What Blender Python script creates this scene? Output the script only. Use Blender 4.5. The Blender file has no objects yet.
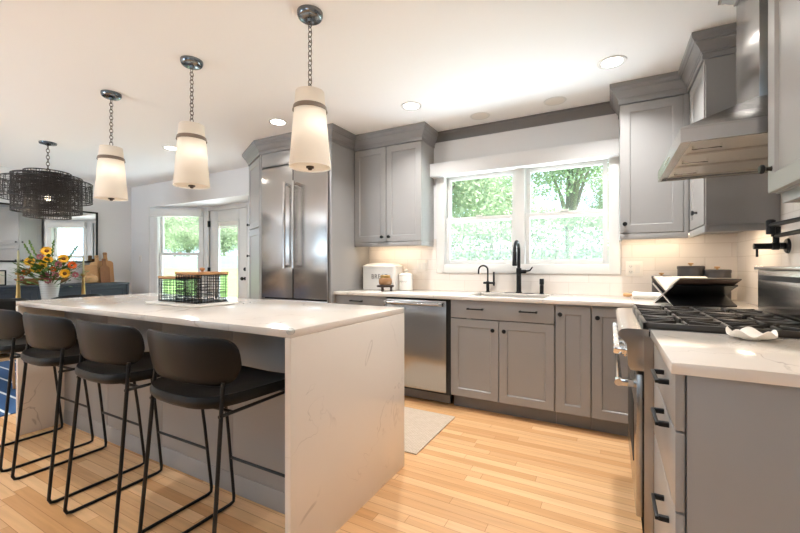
import bpy, bmesh, math, random
from mathutils import Matrix, Vector
import numpy as np
random.seed(7)
SC = bpy.context.scene
COL = SC.collection
pi = math.pi
def RZ(a): return Matrix.Rotation(a, 4, 'Z')
def TR(x, y, z): return Matrix.Translation((x, y, z))

# ------------------------------------------------------------------ camera
YAW = 0.49657
cam = bpy.data.cameras.new('camera'); cam_o = bpy.data.objects.new('camera', cam); COL.objects.link(cam_o)
cam.sensor_width = 36.0; cam.lens = 387.174 / 800 * 36.0; cam.clip_start = 0.02; cam.clip_end = 300
cam.shift_y = -0.5 / 800
cam_o.location = (0, 0, 1.153); cam_o.rotation_euler = (pi / 2, 0, YAW)
SC.camera = cam_o
# ------------------------------------------------------------------ world, sun, daylight, exposure
w = bpy.data.worlds.new('sky'); SC.world = w; w.use_nodes = True
nt = w.node_tree; nt.nodes.clear()
o_ = nt.nodes.new('ShaderNodeOutputWorld'); bg = nt.nodes.new('ShaderNodeBackground')
bg.inputs[0].default_value = (0.68, 0.85, 1.0, 1); bg.inputs[1].default_value = 2.4
nt.links.new(bg.outputs[0], o_.inputs[0])
def light(name, kind, loc, rot, energy, color=(1, 1, 1), parent=None, **kw):
    l = bpy.data.lights.new(name, kind); l.energy = energy; l.color = color
    for k, v in kw.items(): setattr(l, k, v)
    o = bpy.data.objects.new(name, l); COL.objects.link(o); o.location = loc; o.rotation_euler = rot
    if parent: o.parent = parent
    return o
sun_e = Vector((-.47, .24, -.85)).to_track_quat('-Z', 'Y').to_euler()
light('sun', 'SUN', (6, -4, 12), sun_e, 14.0, (1.0, 0.95, 0.86), angle=0.02)
# ground-bounced daylight for kitchen and bay windows; rear pair is unseen added fill
DAY = (0.76, 0.885, 1.0)
UP = math.radians(90 + 52)
light('added_rear_fill_dining', 'AREA', (-4.9, -2.9, 1.30), (UP, 0, 0), 110, DAY, shape='RECTANGLE', size=1.8, size_y=1.6, spread=math.radians(115))
light('added_rear_fill_kitchen', 'AREA', (-0.5, -2.9, 1.50), (UP, 0, 0), 16, DAY, shape='RECTANGLE', size=1.2, size_y=1.0, spread=math.radians(100))
light('groundlight_kitchen_window', 'AREA', (-0.71, 4.1, 1.05), (math.radians(-128), 0, 0), 40, DAY, shape='RECTANGLE', size=1.9, size_y=.8, spread=math.radians(140))
light('groundlight_bay', 'AREA', (-5.4, 4.6, .8), (math.radians(-125), 0, 0), 32, DAY, shape='RECTANGLE', size=1.6, size_y=.8, spread=math.radians(140))
for nm, loc, rz, sx, sy in (('kitchen_window_portal', (-0.71, 3.66, 1.60), 0, 1.4, .86), ('bay_window_portal', (-6.07, 3.86, 1.30), math.radians(27.2), .68, 1.38), ('bay_door_portal', (-5.17, 4.09, 1.08), 0, .5, 1.6)):
    p_ = light(nm, 'AREA', loc, (-pi / 2, 0, rz), 1, shape='RECTANGLE', size=sx, size_y=sy); p_.data.cycles.is_portal = True
vs = SC.view_settings
vs.view_transform = 'Standard'; vs.look = 'None'; vs.exposure = 0.37; vs.gamma = 1.0; vs.use_curve_mapping = False
SC.cycles.use_denoising = True
SC.cycles.max_bounces = 10; SC.cycles.diffuse_bounces = 5; SC.cycles.glossy_bounces = 5
SC.cycles.transmission_bounces = 8; SC.cycles.transparent_max_bounces = 16
SC.cycles.sample_clamp_indirect = 6.0; SC.cycles.caustics_reflective = False; SC.cycles.caustics_refractive = False

# ------------------------------------------------------------------ materials
MATS = {}
def mat(name, color, rough=0.5, metal=0.0, spec=0.5, emit=None, es=0.0, coat=0.0, trans=0.0, ior=1.45, alpha=1.0, noise=0.0, nscale=6.0, bump=0.0, bscale=60.0, stretch=(1, 1, 1), nrough=0.0):
    m = bpy.data.materials.new(name); m.use_nodes = True
    n = m.node_tree.nodes; L = m.node_tree.links; b = n['Principled BSDF']
    b.inputs['Base Color'].default_value = (*color, 1); b.inputs['Roughness'].default_value = rough
    b.inputs['Metallic'].default_value = metal; b.inputs['Specular IOR Level'].default_value = spec
    b.inputs['Coat Weight'].default_value = coat; b.inputs['Transmission Weight'].default_value = trans
    b.inputs['IOR'].default_value = ior; b.inputs['Alpha'].default_value = alpha
    if emit: b.inputs['Emission Color'].default_value = (*emit, 1); b.inputs['Emission Strength'].default_value = es
    if noise or bump or nrough:
        tc = n.new('ShaderNodeTexCoord'); mp = n.new('ShaderNodeMapping'); mp.inputs['Scale'].default_value = stretch
        L.new(tc.outputs['Object'], mp.inputs[0])
    if noise or nrough:
        t = n.new('ShaderNodeTexNoise'); t.inputs['Scale'].default_value = nscale; t.inputs['Detail'].default_value = 5
        L.new(mp.outputs[0], t.inputs['Vector'])
        if noise:
            mx = n.new('ShaderNodeMix'); mx.data_type = 'RGBA'
            mx.inputs[6].default_value = (*[c * (1 - noise) for c in color], 1); mx.inputs[7].default_value = (*[min(1, c * (1 + noise)) for c in color], 1)
            L.new(t.outputs[0], mx.inputs[0]); L.new(mx.outputs[2], b.inputs['Base Color'])
        if nrough:
            mr = n.new('ShaderNodeMapRange'); mr.inputs[3].default_value = max(0.03, rough - nrough); mr.inputs[4].default_value = rough + nrough
            L.new(t.outputs[0], mr.inputs[0]); L.new(mr.outputs[0], b.inputs['Roughness'])
    if bump:
        t2 = n.new('ShaderNodeTexNoise'); t2.inputs['Scale'].default_value = bscale; t2.inputs['Detail'].default_value = 4
        L.new(mp.outputs[0], t2.inputs['Vector'])
        bp = n.new('ShaderNodeBump'); bp.inputs['Strength'].default_value = bump; bp.inputs['Distance'].default_value = 0.01
        L.new(t2.outputs[0], bp.inputs['Height']); L.new(bp.outputs[0], b.inputs['Normal'])
    MATS[name] = m
    return m
def lin(r, g, b):
    f = lambda c: (c / 255 / 12.92) if c / 255 <= 0.04045 else ((c / 255 + 0.055) / 1.055) ** 2.4
    return (f(r), f(g), f(b))
M_wall = mat('wall_paint', lin(231, 230, 229), 0.7, bump=0.02, bscale=220)
M_wall2 = mat('darkened_rear_wall_paint', lin(112, 116, 122), 0.7, bump=0.02, bscale=220)  # unseen rear wall, darkened to cut light bounced into the kitchen
M_ceil = mat('ceiling_paint', lin(249, 248, 247), 0.8, bump=0.02, bscale=200)
M_trim = mat('white_trim_paint', lin(229, 227, 223), 0.35, noise=0.01)
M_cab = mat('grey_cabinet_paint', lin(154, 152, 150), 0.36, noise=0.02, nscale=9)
M_cabdark = mat('toe_kick_paint_shaded_steel', lin(128, 128, 131), 0.45, noise=0.03)
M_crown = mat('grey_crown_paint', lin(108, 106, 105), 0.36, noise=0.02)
M_crown_shade = mat('grey_crown_shaded_paint', lin(138, 137, 137), 0.34, noise=0.02)  # cabinet grey darkened to carry the shade on the downward-facing crowns
M_black = mat('black_metal', (0.007, 0.007, 0.0075), 0.38, spec=0.35, noise=0.1)
M_dark = mat('dark_gap', (0.02, 0.02, 0.02), 0.6, noise=0.1)
M_steel = mat('brushed_steel', (0.47, 0.455, 0.44), 0.24, metal=1.0, noise=0.02, nscale=1.2)
_b = M_steel.node_tree.nodes['Principled BSDF']; _t = M_steel.node_tree.nodes.new('ShaderNodeTangent'); _t.direction_type = 'RADIAL'; _t.axis = 'Z'
_b.inputs['Anisotropic'].default_value = 0.8; M_steel.node_tree.links.new(_t.outputs[0], _b.inputs['Tangent'])
M_steelb = mat('bright_steel', (0.62, 0.61, 0.60), 0.16, metal=1.0, noise=0.03)
M_chrome = mat('polished_chrome', (0.85, 0.84, 0.82), 0.07, metal=1.0, noise=0.02)
M_hoodin = mat('hood_filter_steel', (0.62, 0.57, 0.52), 0.42, metal=1.0, noise=0.03, nscale=20)
M_leather = mat('black_leather', (0.0075, 0.0068, 0.0064), 0.40, spec=0.22, noise=0.15, nscale=12, bump=0.06, bscale=260)
M_wood = mat('light_wood', lin(190, 140, 92), 0.45, noise=0.18, nscale=9, stretch=(1, 1, 8))
M_wood2 = mat('honey_wood', lin(205, 160, 112), 0.5, noise=0.16, nscale=9, stretch=(8, 8, 1))
M_wood3 = mat('brown_wood', lin(150, 100, 62), 0.5, noise=0.25, nscale=9, stretch=(8, 8, 1))
M_woodd = mat('dark_wood', lin(58, 42, 32), 0.5, noise=0.3, nscale=8)
M_side = mat('blue_black_wood', lin(52, 58, 66), 0.42, noise=0.12, nscale=8, stretch=(1, 1, 6))
M_table = mat('charcoal_table_wood', lin(44, 46, 50), 0.4, noise=0.12, nscale=8)
M_white = mat('white_ceramic', lin(235, 232, 226), 0.25, noise=0.02)
M_enamel = mat('white_enamel', lin(234, 232, 228), 0.3, noise=0.02)
M_ink = mat('charcoal_lettering', lin(70, 68, 66), 0.6, noise=0.05)
M_brass = mat('aged_brass', lin(178, 146, 92), 0.35, metal=0.85, noise=0.08)
M_bronze = mat('dark_bronze', lin(84, 72, 64), 0.35, metal=0.8, noise=0.12)
M_band = mat('pewter_band', lin(140, 128, 118), 0.35, metal=0.8, noise=0.08)
M_canopy = mat('dark_grey_canopy', lin(120, 126, 132), 0.22, metal=1.0, noise=0.1)
M_candle = mat('sage_candle_wax', lin(170, 166, 132), 0.5, noise=0.04)
M_amber = mat('amber_jar', lin(150, 112, 78), 0.18, noise=0.08)
M_can = mat('charcoal_canister', lin(74, 72, 72), 0.4, metal=0.4, noise=0.08)
M_paper = mat('book_paper', lin(222, 212, 196), 0.7, noise=0.06, nscale=30)
M_rubber = mat('grate_iron', (0.036, 0.032, 0.029), 0.34, spec=0.45, noise=0.15)
M_greenleaf = mat('leaf_green', lin(92, 122, 52), 0.55, noise=0.25)
M_yellow = mat('petal_yellow', lin(250, 186, 46), 0.55, noise=0.15)
M_orange = mat('petal_orange', lin(226, 110, 40), 0.55, noise=0.15)
M_pink = mat('petal_pink', lin(180, 110, 120), 0.55, noise=0.2)
M_seed = mat('flower_centre', lin(120, 72, 26), 0.8, noise=0.3, nscale=60)
M_plate = mat('switch_plate', lin(238, 232, 224), 0.35, noise=0.01)
M_bulb = mat('lit_bulb', (1, 0.8, 0.5), 0.4, emit=(1.0, 0.86, 0.70), es=3.5)
M_can_lit = mat('lit_can_lens', (1, 1, 1), 0.4, emit=(1.0, 0.95, 0.88), es=4.0)
M_strip = mat('lit_led_strip', (1, 0.9, 0.75), 0.4, emit=(1.0, 0.80, 0.56), es=5.0)
M_mat = None

def nodes_of(m):
    return m.node_tree.nodes, m.node_tree.links, m.node_tree.nodes['Principled BSDF']
# quartz with faint veins
M_quartz = mat('white_quartz', lin(226, 216, 206), 0.14, coat=0.2)
n, L, b = nodes_of(M_quartz)
tc = n.new('ShaderNodeTexCoord')
nz = n.new('ShaderNodeTexNoise'); nz.inputs['Scale'].default_value = 2.1; nz.inputs['Detail'].default_value = 4; nz.inputs['Distortion'].default_value = 0.9
L.new(tc.outputs['Object'], nz.inputs['Vector'])
mm = n.new('ShaderNodeMath'); mm.operation = 'SUBTRACT'; mm.inputs[1].default_value = 0.5; L.new(nz.outputs[0], mm.inputs[0])
ab = n.new('ShaderNodeMath'); ab.operation = 'ABSOLUTE'; L.new(mm.outputs[0], ab.inputs[0])
mr = n.new('ShaderNodeMapRange'); mr.inputs[1].default_value = 0.0; mr.inputs[2].default_value = 0.0065; mr.inputs[3].default_value = 1; mr.inputs[4].default_value = 0
L.new(ab.outputs[0], mr.inputs[0])
n2 = n.new('ShaderNodeTexNoise'); n2.inputs['Scale'].default_value = 3.3; L.new(tc.outputs['Object'], n2.inputs['Vector'])
mr2 = n.new('ShaderNodeMapRange'); mr2.inputs[1].default_value = 0.42; mr2.inputs[2].default_value = 0.62; mr2.inputs[3].default_value = 0; mr2.inputs[4].default_value = 0.65
L.new(n2.outputs[0], mr2.inputs[0])
ml = n.new('ShaderNodeMath'); ml.operation = 'MULTIPLY'; L.new(mr.outputs[0], ml.inputs[0]); L.new(mr2.outputs[0], ml.inputs[1])
mx = n.new('ShaderNodeMix'); mx.data_type = 'RGBA'; mx.inputs[6].default_value = (*lin(228, 219, 209), 1); mx.inputs[7].default_value = (*lin(170, 158, 148), 1)
L.new(ml.outputs[0], mx.inputs[0]); L.new(mx.outputs[2], b.inputs['Base Color'])

def brick_mat(name, axes, c1, c2, mortar, bw, bh, ms, rough, offset=0.5, bump=0.0, grain=False):
    m = mat(name, c1, rough)
    n, L, b = nodes_of(m)
    tc = n.new('ShaderNodeTexCoord'); sx = n.new('ShaderNodeSeparateXYZ'); cx = n.new('ShaderNodeCombineXYZ')
    L.new(tc.outputs['Object'], sx.inputs[0]); L.new(sx.outputs[axes[0]], cx.inputs[0]); L.new(sx.outputs[axes[1]], cx.inputs[1])
    br = n.new('ShaderNodeTexBrick'); br.inputs['Scale'].default_value = 1.0
    br.inputs['Color1'].default_value = (*c1, 1); br.inputs['Color2'].default_value = (*c2, 1); br.inputs['Mortar'].default_value = (*mortar, 1)
    br.inputs['Brick Width'].default_value = bw; br.inputs['Row Height'].default_value = bh; br.inputs['Mortar Size'].default_value = ms
    br.inputs['Mortar Smooth'].default_value = 0.2; br.inputs['Bias'].default_value = 0.0
    br.offset = offset; br.offset_frequency = 2
    L.new(cx.outputs[0], br.inputs['Vector'])
    out = br.outputs['Color']
    if grain:
        # shift the plank joints row by row, then lay grain along the planks
        rowf = n.new('ShaderNodeMath'); rowf.operation = 'DIVIDE'; rowf.inputs[1].default_value = bh; L.new(sx.outputs[axes[1]], rowf.inputs[0])
        rowi = n.new('ShaderNodeMath'); rowi.operation = 'FLOOR'; L.new(rowf.outputs[0], rowi.inputs[0])
        wn = n.new('ShaderNodeTexWhiteNoise'); wn.noise_dimensions = '1D'; L.new(rowi.outputs[0], wn.inputs['W'])
        ad = n.new('ShaderNodeMath'); ad.operation = 'MULTIPLY_ADD'; ad.inputs[1].default_value = bw * 3; L.new(wn.outputs['Value'], ad.inputs[0]); L.new(sx.outputs[axes[0]], ad.inputs[2])
        L.new(ad.outputs[0], cx.inputs[0])
        cy = n.new('ShaderNodeCombineXYZ'); s1 = n.new('ShaderNodeMath'); s1.operation = 'MULTIPLY'; s1.inputs[1].default_value = 2.2; L.new(ad.outputs[0], s1.inputs[0])
        s2 = n.new('ShaderNodeMath'); s2.operation = 'MULTIPLY'; s2.inputs[1].default_value = 42; L.new(sx.outputs[axes[1]], s2.inputs[0])
        L.new(s1.outputs[0], cy.inputs[0]); L.new(s2.outputs[0], cy.inputs[1]); L.new(wn.outputs['Value'], cy.inputs[2])
        nz = n.new('ShaderNodeTexNoise'); nz.inputs['Scale'].default_value = 1.0; nz.inputs['Detail'].default_value = 5; nz.inputs['Distortion'].default_value = 0.6
        L.new(cy.outputs[0], nz.inputs['Vector'])
        mr = n.new('ShaderNodeMapRange'); mr.inputs[1].default_value = 0.3; mr.inputs[2].default_value = 0.75; mr.inputs[3].default_value = 0.88; mr.inputs[4].default_value = 1.08
        L.new(nz.outputs[0], mr.inputs[0])
        mx = n.new('ShaderNodeMix'); mx.data_type = 'RGBA'; mx.blend_type = 'MULTIPLY'; mx.inputs[0].default_value = 1.0
        L.new(out, mx.inputs[6]); L.new(mr.outputs[0], mx.inputs[7]); out = mx.outputs[2]
    L.new(out, b.inputs['Base Color'])
    if bump:
        bp = n.new('ShaderNodeBump'); bp.inputs['Strength'].default_value = bump; bp.inputs['Distance'].default_value = 0.002; bp.invert = True
        L.new(br.outputs['Fac'], bp.inputs['Height']); L.new(bp.outputs[0], b.inputs['Normal'])
    return m
M_tile_b = brick_mat('white_subway_tile_back', (0, 2), lin(232, 224, 216), lin(228, 219, 210), lin(217, 207, 197), 0.305, 0.1015, 0.0025, 0.14, bump=0.5)
M_tile_r = brick_mat('white_subway_tile_side', (1, 2), lin(232, 224, 216), lin(228, 219, 210), lin(217, 207, 197), 0.305, 0.1015, 0.0025, 0.14, bump=0.5)
M_floor = brick_mat('oak_strip_floor', (0, 1), lin(238, 194, 146), lin(210, 158, 106), lin(176, 124, 82), 1.1, 0.057, 0.0011, 0.24, offset=0.0, bump=0.25, grain=True)
M_rug = brick_mat('blue_striped_rug', (0, 1), lin(58, 92, 134), lin(50, 82, 124), lin(214, 218, 222), 9.0, 0.17, 0.011, 0.95)
M_jute = brick_mat('woven_beige_mat', (0, 1), lin(216, 198, 178), lin(206, 186, 164), lin(186, 166, 144), 0.03, 0.012, 0.002, 0.95, bump=0.6)
M_fence = brick_mat('white_board_fence', (2, 0), lin(160, 164, 170), lin(152, 156, 162), lin(110, 112, 116), 9, 0.14, 0.008, 0.7)

def glassy(name, tint, tr, rough=0.0, base=None, haze=0.0):
    """clear sheet: transparent with a Fresnel gloss; BASE mixes in a share of a pale translucent cloth (insect screen)"""
    m = bpy.data.materials.new(name); m.use_nodes = True; nt = m.node_tree; n = nt.nodes; L = nt.links; n.clear()
    out = n.new('ShaderNodeOutputMaterial'); t = n.new('ShaderNodeBsdfTransparent'); t.inputs[0].default_value = (*tint, 1)
    if base is None:
        g = n.new('ShaderNodeBsdfGlossy'); g.inputs['Roughness'].default_value = rough
        lw = n.new('ShaderNodeFresnel'); lw.inputs[0].default_value = 1.45
        ge = n.new('ShaderNodeNewGeometry'); iv = n.new('ShaderNodeMath'); iv.operation = 'SUBTRACT'; iv.inputs[0].default_value = 1.0; L.new(ge.outputs['Backfacing'], iv.inputs[1])
        fm = n.new('ShaderNodeMath'); fm.operation = 'MULTIPLY'; L.new(lw.outputs[0], fm.inputs[0]); L.new(iv.outputs[0], fm.inputs[1])
        mx = n.new('ShaderNodeMixShader'); L.new(fm.outputs[0], mx.inputs[0]); L.new(t.outputs[0], mx.inputs[1]); L.new(g.outputs[0], mx.inputs[2])
    else:
        d = n.new('ShaderNodeBsdfTranslucent'); d.inputs[0].default_value = (*base, 1)
        mx = n.new('ShaderNodeMixShader'); mx.inputs[0].default_value = 1 - tr; L.new(t.outputs[0], mx.inputs[1]); L.new(d.outputs[0], mx.inputs[2])
    if haze:  # pale veil mixed into the pane to stand for window glare
        hz = n.new('ShaderNodeBsdfTranslucent'); hz.inputs[0].default_value = (.85, .88, .88, 1); m2 = n.new('ShaderNodeMixShader'); m2.inputs[0].default_value = haze
        L.new(mx.outputs[0], m2.inputs[1]); L.new(hz.outputs[0], m2.inputs[2]); mx = m2
    L.new(mx.outputs[0], out.inputs[0])
    return m
M_glass = glassy('window_glass', (0.97, 0.985, 0.98), 1, haze=.008)
M_screen = glassy('insect_screen', (1, 1, 1), 0.96, base=(0.5, 0.52, 0.53))
M_clear = glassy('clear_plastic', (0.82, 0.85, 0.87), 1, 0.05)
M_mirror = mat('mirror_silver', (0.9, 0.92, 0.92), 0.015, metal=1.0)
# fabric pendant shade: translucent cloth glowing from the lamp inside
m = bpy.data.materials.new('linen_shade'); m.use_nodes = True; n = m.node_tree.nodes; L = m.node_tree.links; n.clear()
out = n.new('ShaderNodeOutputMaterial'); d = n.new('ShaderNodeBsdfDiffuse'); d.inputs[0].default_value = (*lin(244, 238, 228), 1)
t = n.new('ShaderNodeBsdfTranslucent'); t.inputs[0].default_value = (*lin(246, 238, 228), 1); mx = n.new('ShaderNodeMixShader'); mx.inputs[0].default_value = 0.45
nz = n.new('ShaderNodeTexNoise'); nz.inputs['Scale'].default_value = 400; bp = n.new('ShaderNodeBump'); bp.inputs['Strength'].default_value = 0.05; L.new(nz.outputs[0], bp.inputs['Height']); L.new(bp.outputs[0], d.inputs['Normal'])
L.new(d.outputs[0], mx.inputs[1]); L.new(t.outputs[0], mx.inputs[2]); L.new(mx.outputs[0], out.inputs[0])
M_shade = m
def leaf_mat(name, c1, c2):
    m = bpy.data.materials.new(name); m.use_nodes = True; n = m.node_tree.nodes; L = m.node_tree.links; n.clear()
    out = n.new('ShaderNodeOutputMaterial'); tc = n.new('ShaderNodeTexCoord'); nz = n.new('ShaderNodeTexNoise'); nz.inputs['Scale'].default_value = 1.3; nz.inputs['Detail'].default_value = 6
    L.new(tc.outputs['Object'], nz.inputs['Vector'])
    mx = n.new('ShaderNodeMix'); mx.data_type = 'RGBA'; mx.inputs[6].default_value = (*c1, 1); mx.inputs[7].default_value = (*c2, 1); L.new(nz.outputs[0], mx.inputs[0])
    d = n.new('ShaderNodeBsdfDiffuse'); t = n.new('ShaderNodeBsdfTranslucent'); L.new(mx.outputs[2], d.inputs[0]); L.new(mx.outputs[2], t.inputs[0])
    ms = n.new('ShaderNodeMixShader'); ms.inputs[0].default_value = 0.35; L.new(d.outputs[0], ms.inputs[1]); L.new(t.outputs[0], ms.inputs[2]); L.new(ms.outputs[0], out.inputs[0])
    return m
M_leafA = leaf_mat('sunlit_leaves', lin(132, 150, 116), lin(190, 202, 176))
M_bark = mat('bark', lin(128, 120, 112), 0.9, noise=0.3, nscale=12)
M_conc = mat('pale_concrete', lin(178, 174, 168), 0.85, noise=0.08, nscale=3)
M_grass = mat('lawn', lin(120, 158, 84), 0.9, noise=0.3, nscale=5, bump=0.4, bscale=40)

# ------------------------------------------------------------------ mesh helpers
class MB:
    def __init__(s, M=None):
        s.bm = bmesh.new(); s.M = M or Matrix.Identity(4)
    def _v(s, p): return s.bm.verts.new(s.M @ Vector(p))
    def box(s, x0, x1, y0, y1, z0, z1, bev=0.0, seg=2):
        if x0 > x1: x0, x1 = x1, x0
        if y0 > y1: y0, y1 = y1, y0
        if z0 > z1: z0, z1 = z1, z0
        v = [s._v((x, y, z)) for z in (z0, z1) for y in (y0, y1) for x in (x0, x1)]
        fs = [s.bm.faces.new([v[i] for i in q]) for q in ((0, 2, 3, 1), (4, 5, 7, 6), (0, 1, 5, 4), (2, 6, 7, 3), (0, 4, 6, 2), (1, 3, 7, 5))]
        if bev:
            es = list({e for f in fs for e in f.edges})
            bmesh.ops.bevel(s.bm, geom=es, offset=bev, segments=seg, profile=0.5, affect='EDGES', clamp_overlap=True)
        return s
    def prism(s, poly, z0, z1):
        a = [s._v((x, y, z0)) for x, y in poly]; b = [s._v((x, y, z1)) for x, y in poly]
        k = len(poly)
        s.bm.faces.new(a[::-1]); s.bm.faces.new(b)
        for i in range(k): s.bm.faces.new([a[i], a[(i + 1) % k], b[(i + 1) % k], b[i]])
        return s
    def loft(s, rings, closed=True, caps=True, loop=False):
        R = [[s._v(p) for p in r] for r in rings]; k = len(R[0])
        pairs = list(zip(R, R[1:])) + ([(R[-1], R[0])] if loop else [])
        for a, b in pairs:
            for i in range(k if closed else k - 1):
                j = (i + 1) % k
                s.bm.faces.new([a[i], a[j], b[j], b[i]])
        if caps and not loop and closed:
            s.bm.faces.new(R[0][::-1]); s.bm.faces.new(R[-1])
        return s
    def tube(s, pts, r, n=8, loop=False, caps=True):
        pts = [Vector(p) for p in pts]; k = len(pts); rings = []
        up = None
        for i, p in enumerate(pts):
            if loop: t = (pts[(i + 1) % k] - pts[i - 1])
            elif i == 0: t = pts[1] - p
            elif i == k - 1: t = p - pts[-2]
            else: t = (pts[i + 1] - p).normalized() + (p - pts[i - 1]).normalized()
            if t.length < 1e-9: t = Vector((0, 0, 1))
            t.normalize()
            if up is None:
                up = Vector((0, 0, 1)) if abs(t.z) < 0.9 else Vector((1, 0, 0))
            u = (up - t * up.dot(t))
            if u.length < 1e-6: u = t.orthogonal()
            u.normalize(); up = u; vv = t.cross(u)
            rr = r[i] if isinstance(r, (list, tuple)) else r
            rings.append([p + (u * math.cos(2 * pi * j / n) + vv * math.sin(2 * pi * j / n)) * rr for j in range(n)])
        return s.loft(rings, loop=loop, caps=caps)
    def lathe(s, prof, o=(0, 0, 0), axis=(0, 0, 1), n=24, caps=True):
        a = Vector(axis).normalized(); u = a.orthogonal().normalized(); v = a.cross(u); o = Vector(o)
        rings = [[o + a * h + (u * math.cos(2 * pi * j / n) + v * math.sin(2 * pi * j / n)) * max(r, 1e-4) for j in range(n)] for r, h in prof]
        return s.loft(rings, caps=caps)
    def cyl(s, p0, p1, r, n=16):
        p0 = Vector(p0); d = Vector(p1) - p0
        return s.lathe([(r, 0), (r, d.length)], p0, d, n)
    def ball(s, c, rx, ry=None, rz=None, n=16, m=10):
        ry = ry or rx; rz = rz or rx; c = Vector(c)
        rings = []
        for i in range(m + 1):
            t = pi * i / m; q = max(math.sin(t), 1e-3)
            rings.append([c + Vector((rx * q * math.cos(2 * pi * j / n), ry * q * math.sin(2 * pi * j / n), -rz * math.cos(t))) for j in range(n)])
        return s.loft(rings)
    def torus(s, c, axis, R, r, n=32, m=8, sx=1.0):
        a = Vector(axis).normalized(); u = a.orthogonal().normalized(); v = a.cross(u); c = Vector(c)
        return s.tube([c + u * math.cos(2 * pi * i / n) * R * sx + v * math.sin(2 * pi * i / n) * R for i in range(n)], r, m, loop=True)
    def shaker(s, x0, x1, z0, z1, y=0.0, t=0.02, rail=0.058, rec=0.009):
        """framed door: front at y, thickness t towards +y, recessed flat centre"""
        def R(ix, yy): return [(x0 + ix, yy, z0 + ix), (x1 - ix, yy, z0 + ix), (x1 - ix, yy, z1 - ix), (x0 + ix, yy, z1 - ix)]
        e = 0.0015
        rings = [R(0, y + t), R(0, y + e), R(e, y), R(rail, y), R(rail + 0.002, y + 0.002), R(rail + 0.007, y + rec)]
        s.loft(rings, caps=True)
        return s
    def wmesh(s):
        me = bpy.data.meshes.new('m'); bmesh.ops.recalc_face_normals(s.bm, faces=s.bm.faces[:]); s.bm.to_mesh(me); s.bm.free()
        return me
def sweep(mb, prof, path, i0=0, i1=None, z=0.0):
    """profile (out, up) swept along path; outward is the travel direction's right side; mitred"""
    i1 = len(path) - 1 if i1 is None else i1
    rings = []
    for i in range(i0, i1 + 1):
        P_ = Vector(path[i]); ns = []
        if i > 0: d = (P_ - Vector(path[i - 1])).normalized(); ns.append(Vector((d.y, -d.x)))
        if i < len(path) - 1: d = (Vector(path[i + 1]) - P_).normalized(); ns.append(Vector((d.y, -d.x)))
        nn = ns[0] if len(ns) == 1 else (ns[0] + ns[1]) / (1 + ns[0].dot(ns[1]))
        rings.append([(P_.x + nn.x * o, P_.y + nn.y * o, z + h) for o, h in prof])
    mb.loft(rings)
    return mb
WM = {}
def mesh_obj(name, mb, m, smooth=35):
    me = mb.wmesh(); me.name = name
    me.materials.append(m)
    if smooth:
        me.shade_smooth(); me.set_sharp_from_angle(angle=math.radians(smooth))
    o = bpy.data.objects.new(name, me); COL.objects.link(o)
    return o
def tag(o, label=None, cat=None, group=None, kind=None):
    if label: o['label'] = label
    if cat: o['category'] = cat
    if group: o['group'] = group
    if kind: o['kind'] = kind
    return o
def thing(name, label, cat, loc=(0, 0, 0), rz=0.0, group=None, kind=None):
    o = bpy.data.objects.new(name, None); COL.objects.link(o); o.location = loc; o.rotation_euler = (0, 0, rz)
    o.empty_display_size = 0.05
    tag(o, label, cat, group, kind); WM[o.name] = TR(*loc) @ RZ(rz)
    return o
def part(name, mb, m, parent, label=None, smooth=35):
    o = mesh_obj(name, mb, m, smooth); o.parent = parent
    if label: o['label'] = label
    return o
def part_c(name, mb, m, parent): return part(name, mb, m, parent, smooth=14)
def inv(t): return WM[t.name].inverted()
def W(t, F=None):            # mesh builder that takes world coordinates (or coordinates in frame F) for a part of thing t
    return MB(inv(t) @ (F or Matrix.Identity(4)))
def single(name, mb, m, label, cat, group=None, kind=None, smooth=35):
    o = mesh_obj(name, mb, m, smooth); return tag(o, label, cat, group, kind)
def struct(name, mb, m, parent=None, smooth=35):
    o = mesh_obj(name, mb, m, smooth)
    if parent: o.parent = parent
    else: o['kind'] = 'structure'
    return o
def dup(root, loc, rz=None, label=None):
    r = root.copy(); COL.objects.link(r); r.location = loc
    if rz is not None: r.rotation_euler = (0, 0, rz)
    WM[r.name] = TR(*loc) @ RZ(r.rotation_euler[2])
    if label: r['label'] = label
    for ch in list(root.children):
        c = ch.copy(); COL.objects.link(c); c.parent = r
        for g in list(ch.children):
            d = g.copy(); COL.objects.link(d); d.parent = c
    return r

# ------------------------------------------------------------------ room shell
CE = 2.464; BW = 3.55; LW = -7.03; RW = 0.80; FW = -3.0
struct('floor', MB().box(LW - .15, RW + .15, FW - .15, 3.56, -.12, 0).prism([(-6.476, 3.56), (-3.80, 3.56), (-4.62, 3.99), (-5.66, 3.99)], -.12, 0), M_floor, smooth=0)
struct('ceiling', MB().box(LW - .15, RW + .15, FW - .15, 3.70, CE, CE + .2), M_ceil, smooth=0)
wb = MB()
T_ = .14
WX0, WX1, WZ0, WZ1 = -1.425, -0.005, 1.165, 2.035
wb.box(LW - .15, -6.476, BW, BW + T_, 0, CE).box(-6.476, -3.80, BW, BW + T_, 2.10, CE).box(-3.80, WX0, BW, BW + T_, 0, CE)
wb.box(WX0, WX1, BW, BW + T_, 0, WZ0).box(WX0, WX1, BW, BW + T_, WZ1, CE).box(WX1, RW + .15, BW, BW + T_, 0, CE)
struct('wall_back', wb, M_wall, smooth=0)
struct('wall_left', MB().box(LW - .15, LW, FW - .15, BW, 0, CE), M_wall, smooth=0)
struct('wall_right', MB().box(RW, RW + .15, FW - .15, BW, 0, CE), M_wall, smooth=0)
wf = MB()
wf.box(LW, -6.0, FW - .15, FW, 0, CE).box(-6.0, -4.2, FW - .15, FW, 2.1, CE).box(-6.0, -4.2, FW - .15, FW, 0, .3).box(-4.2, -1.1, FW - .15, FW, 0, CE)
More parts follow.
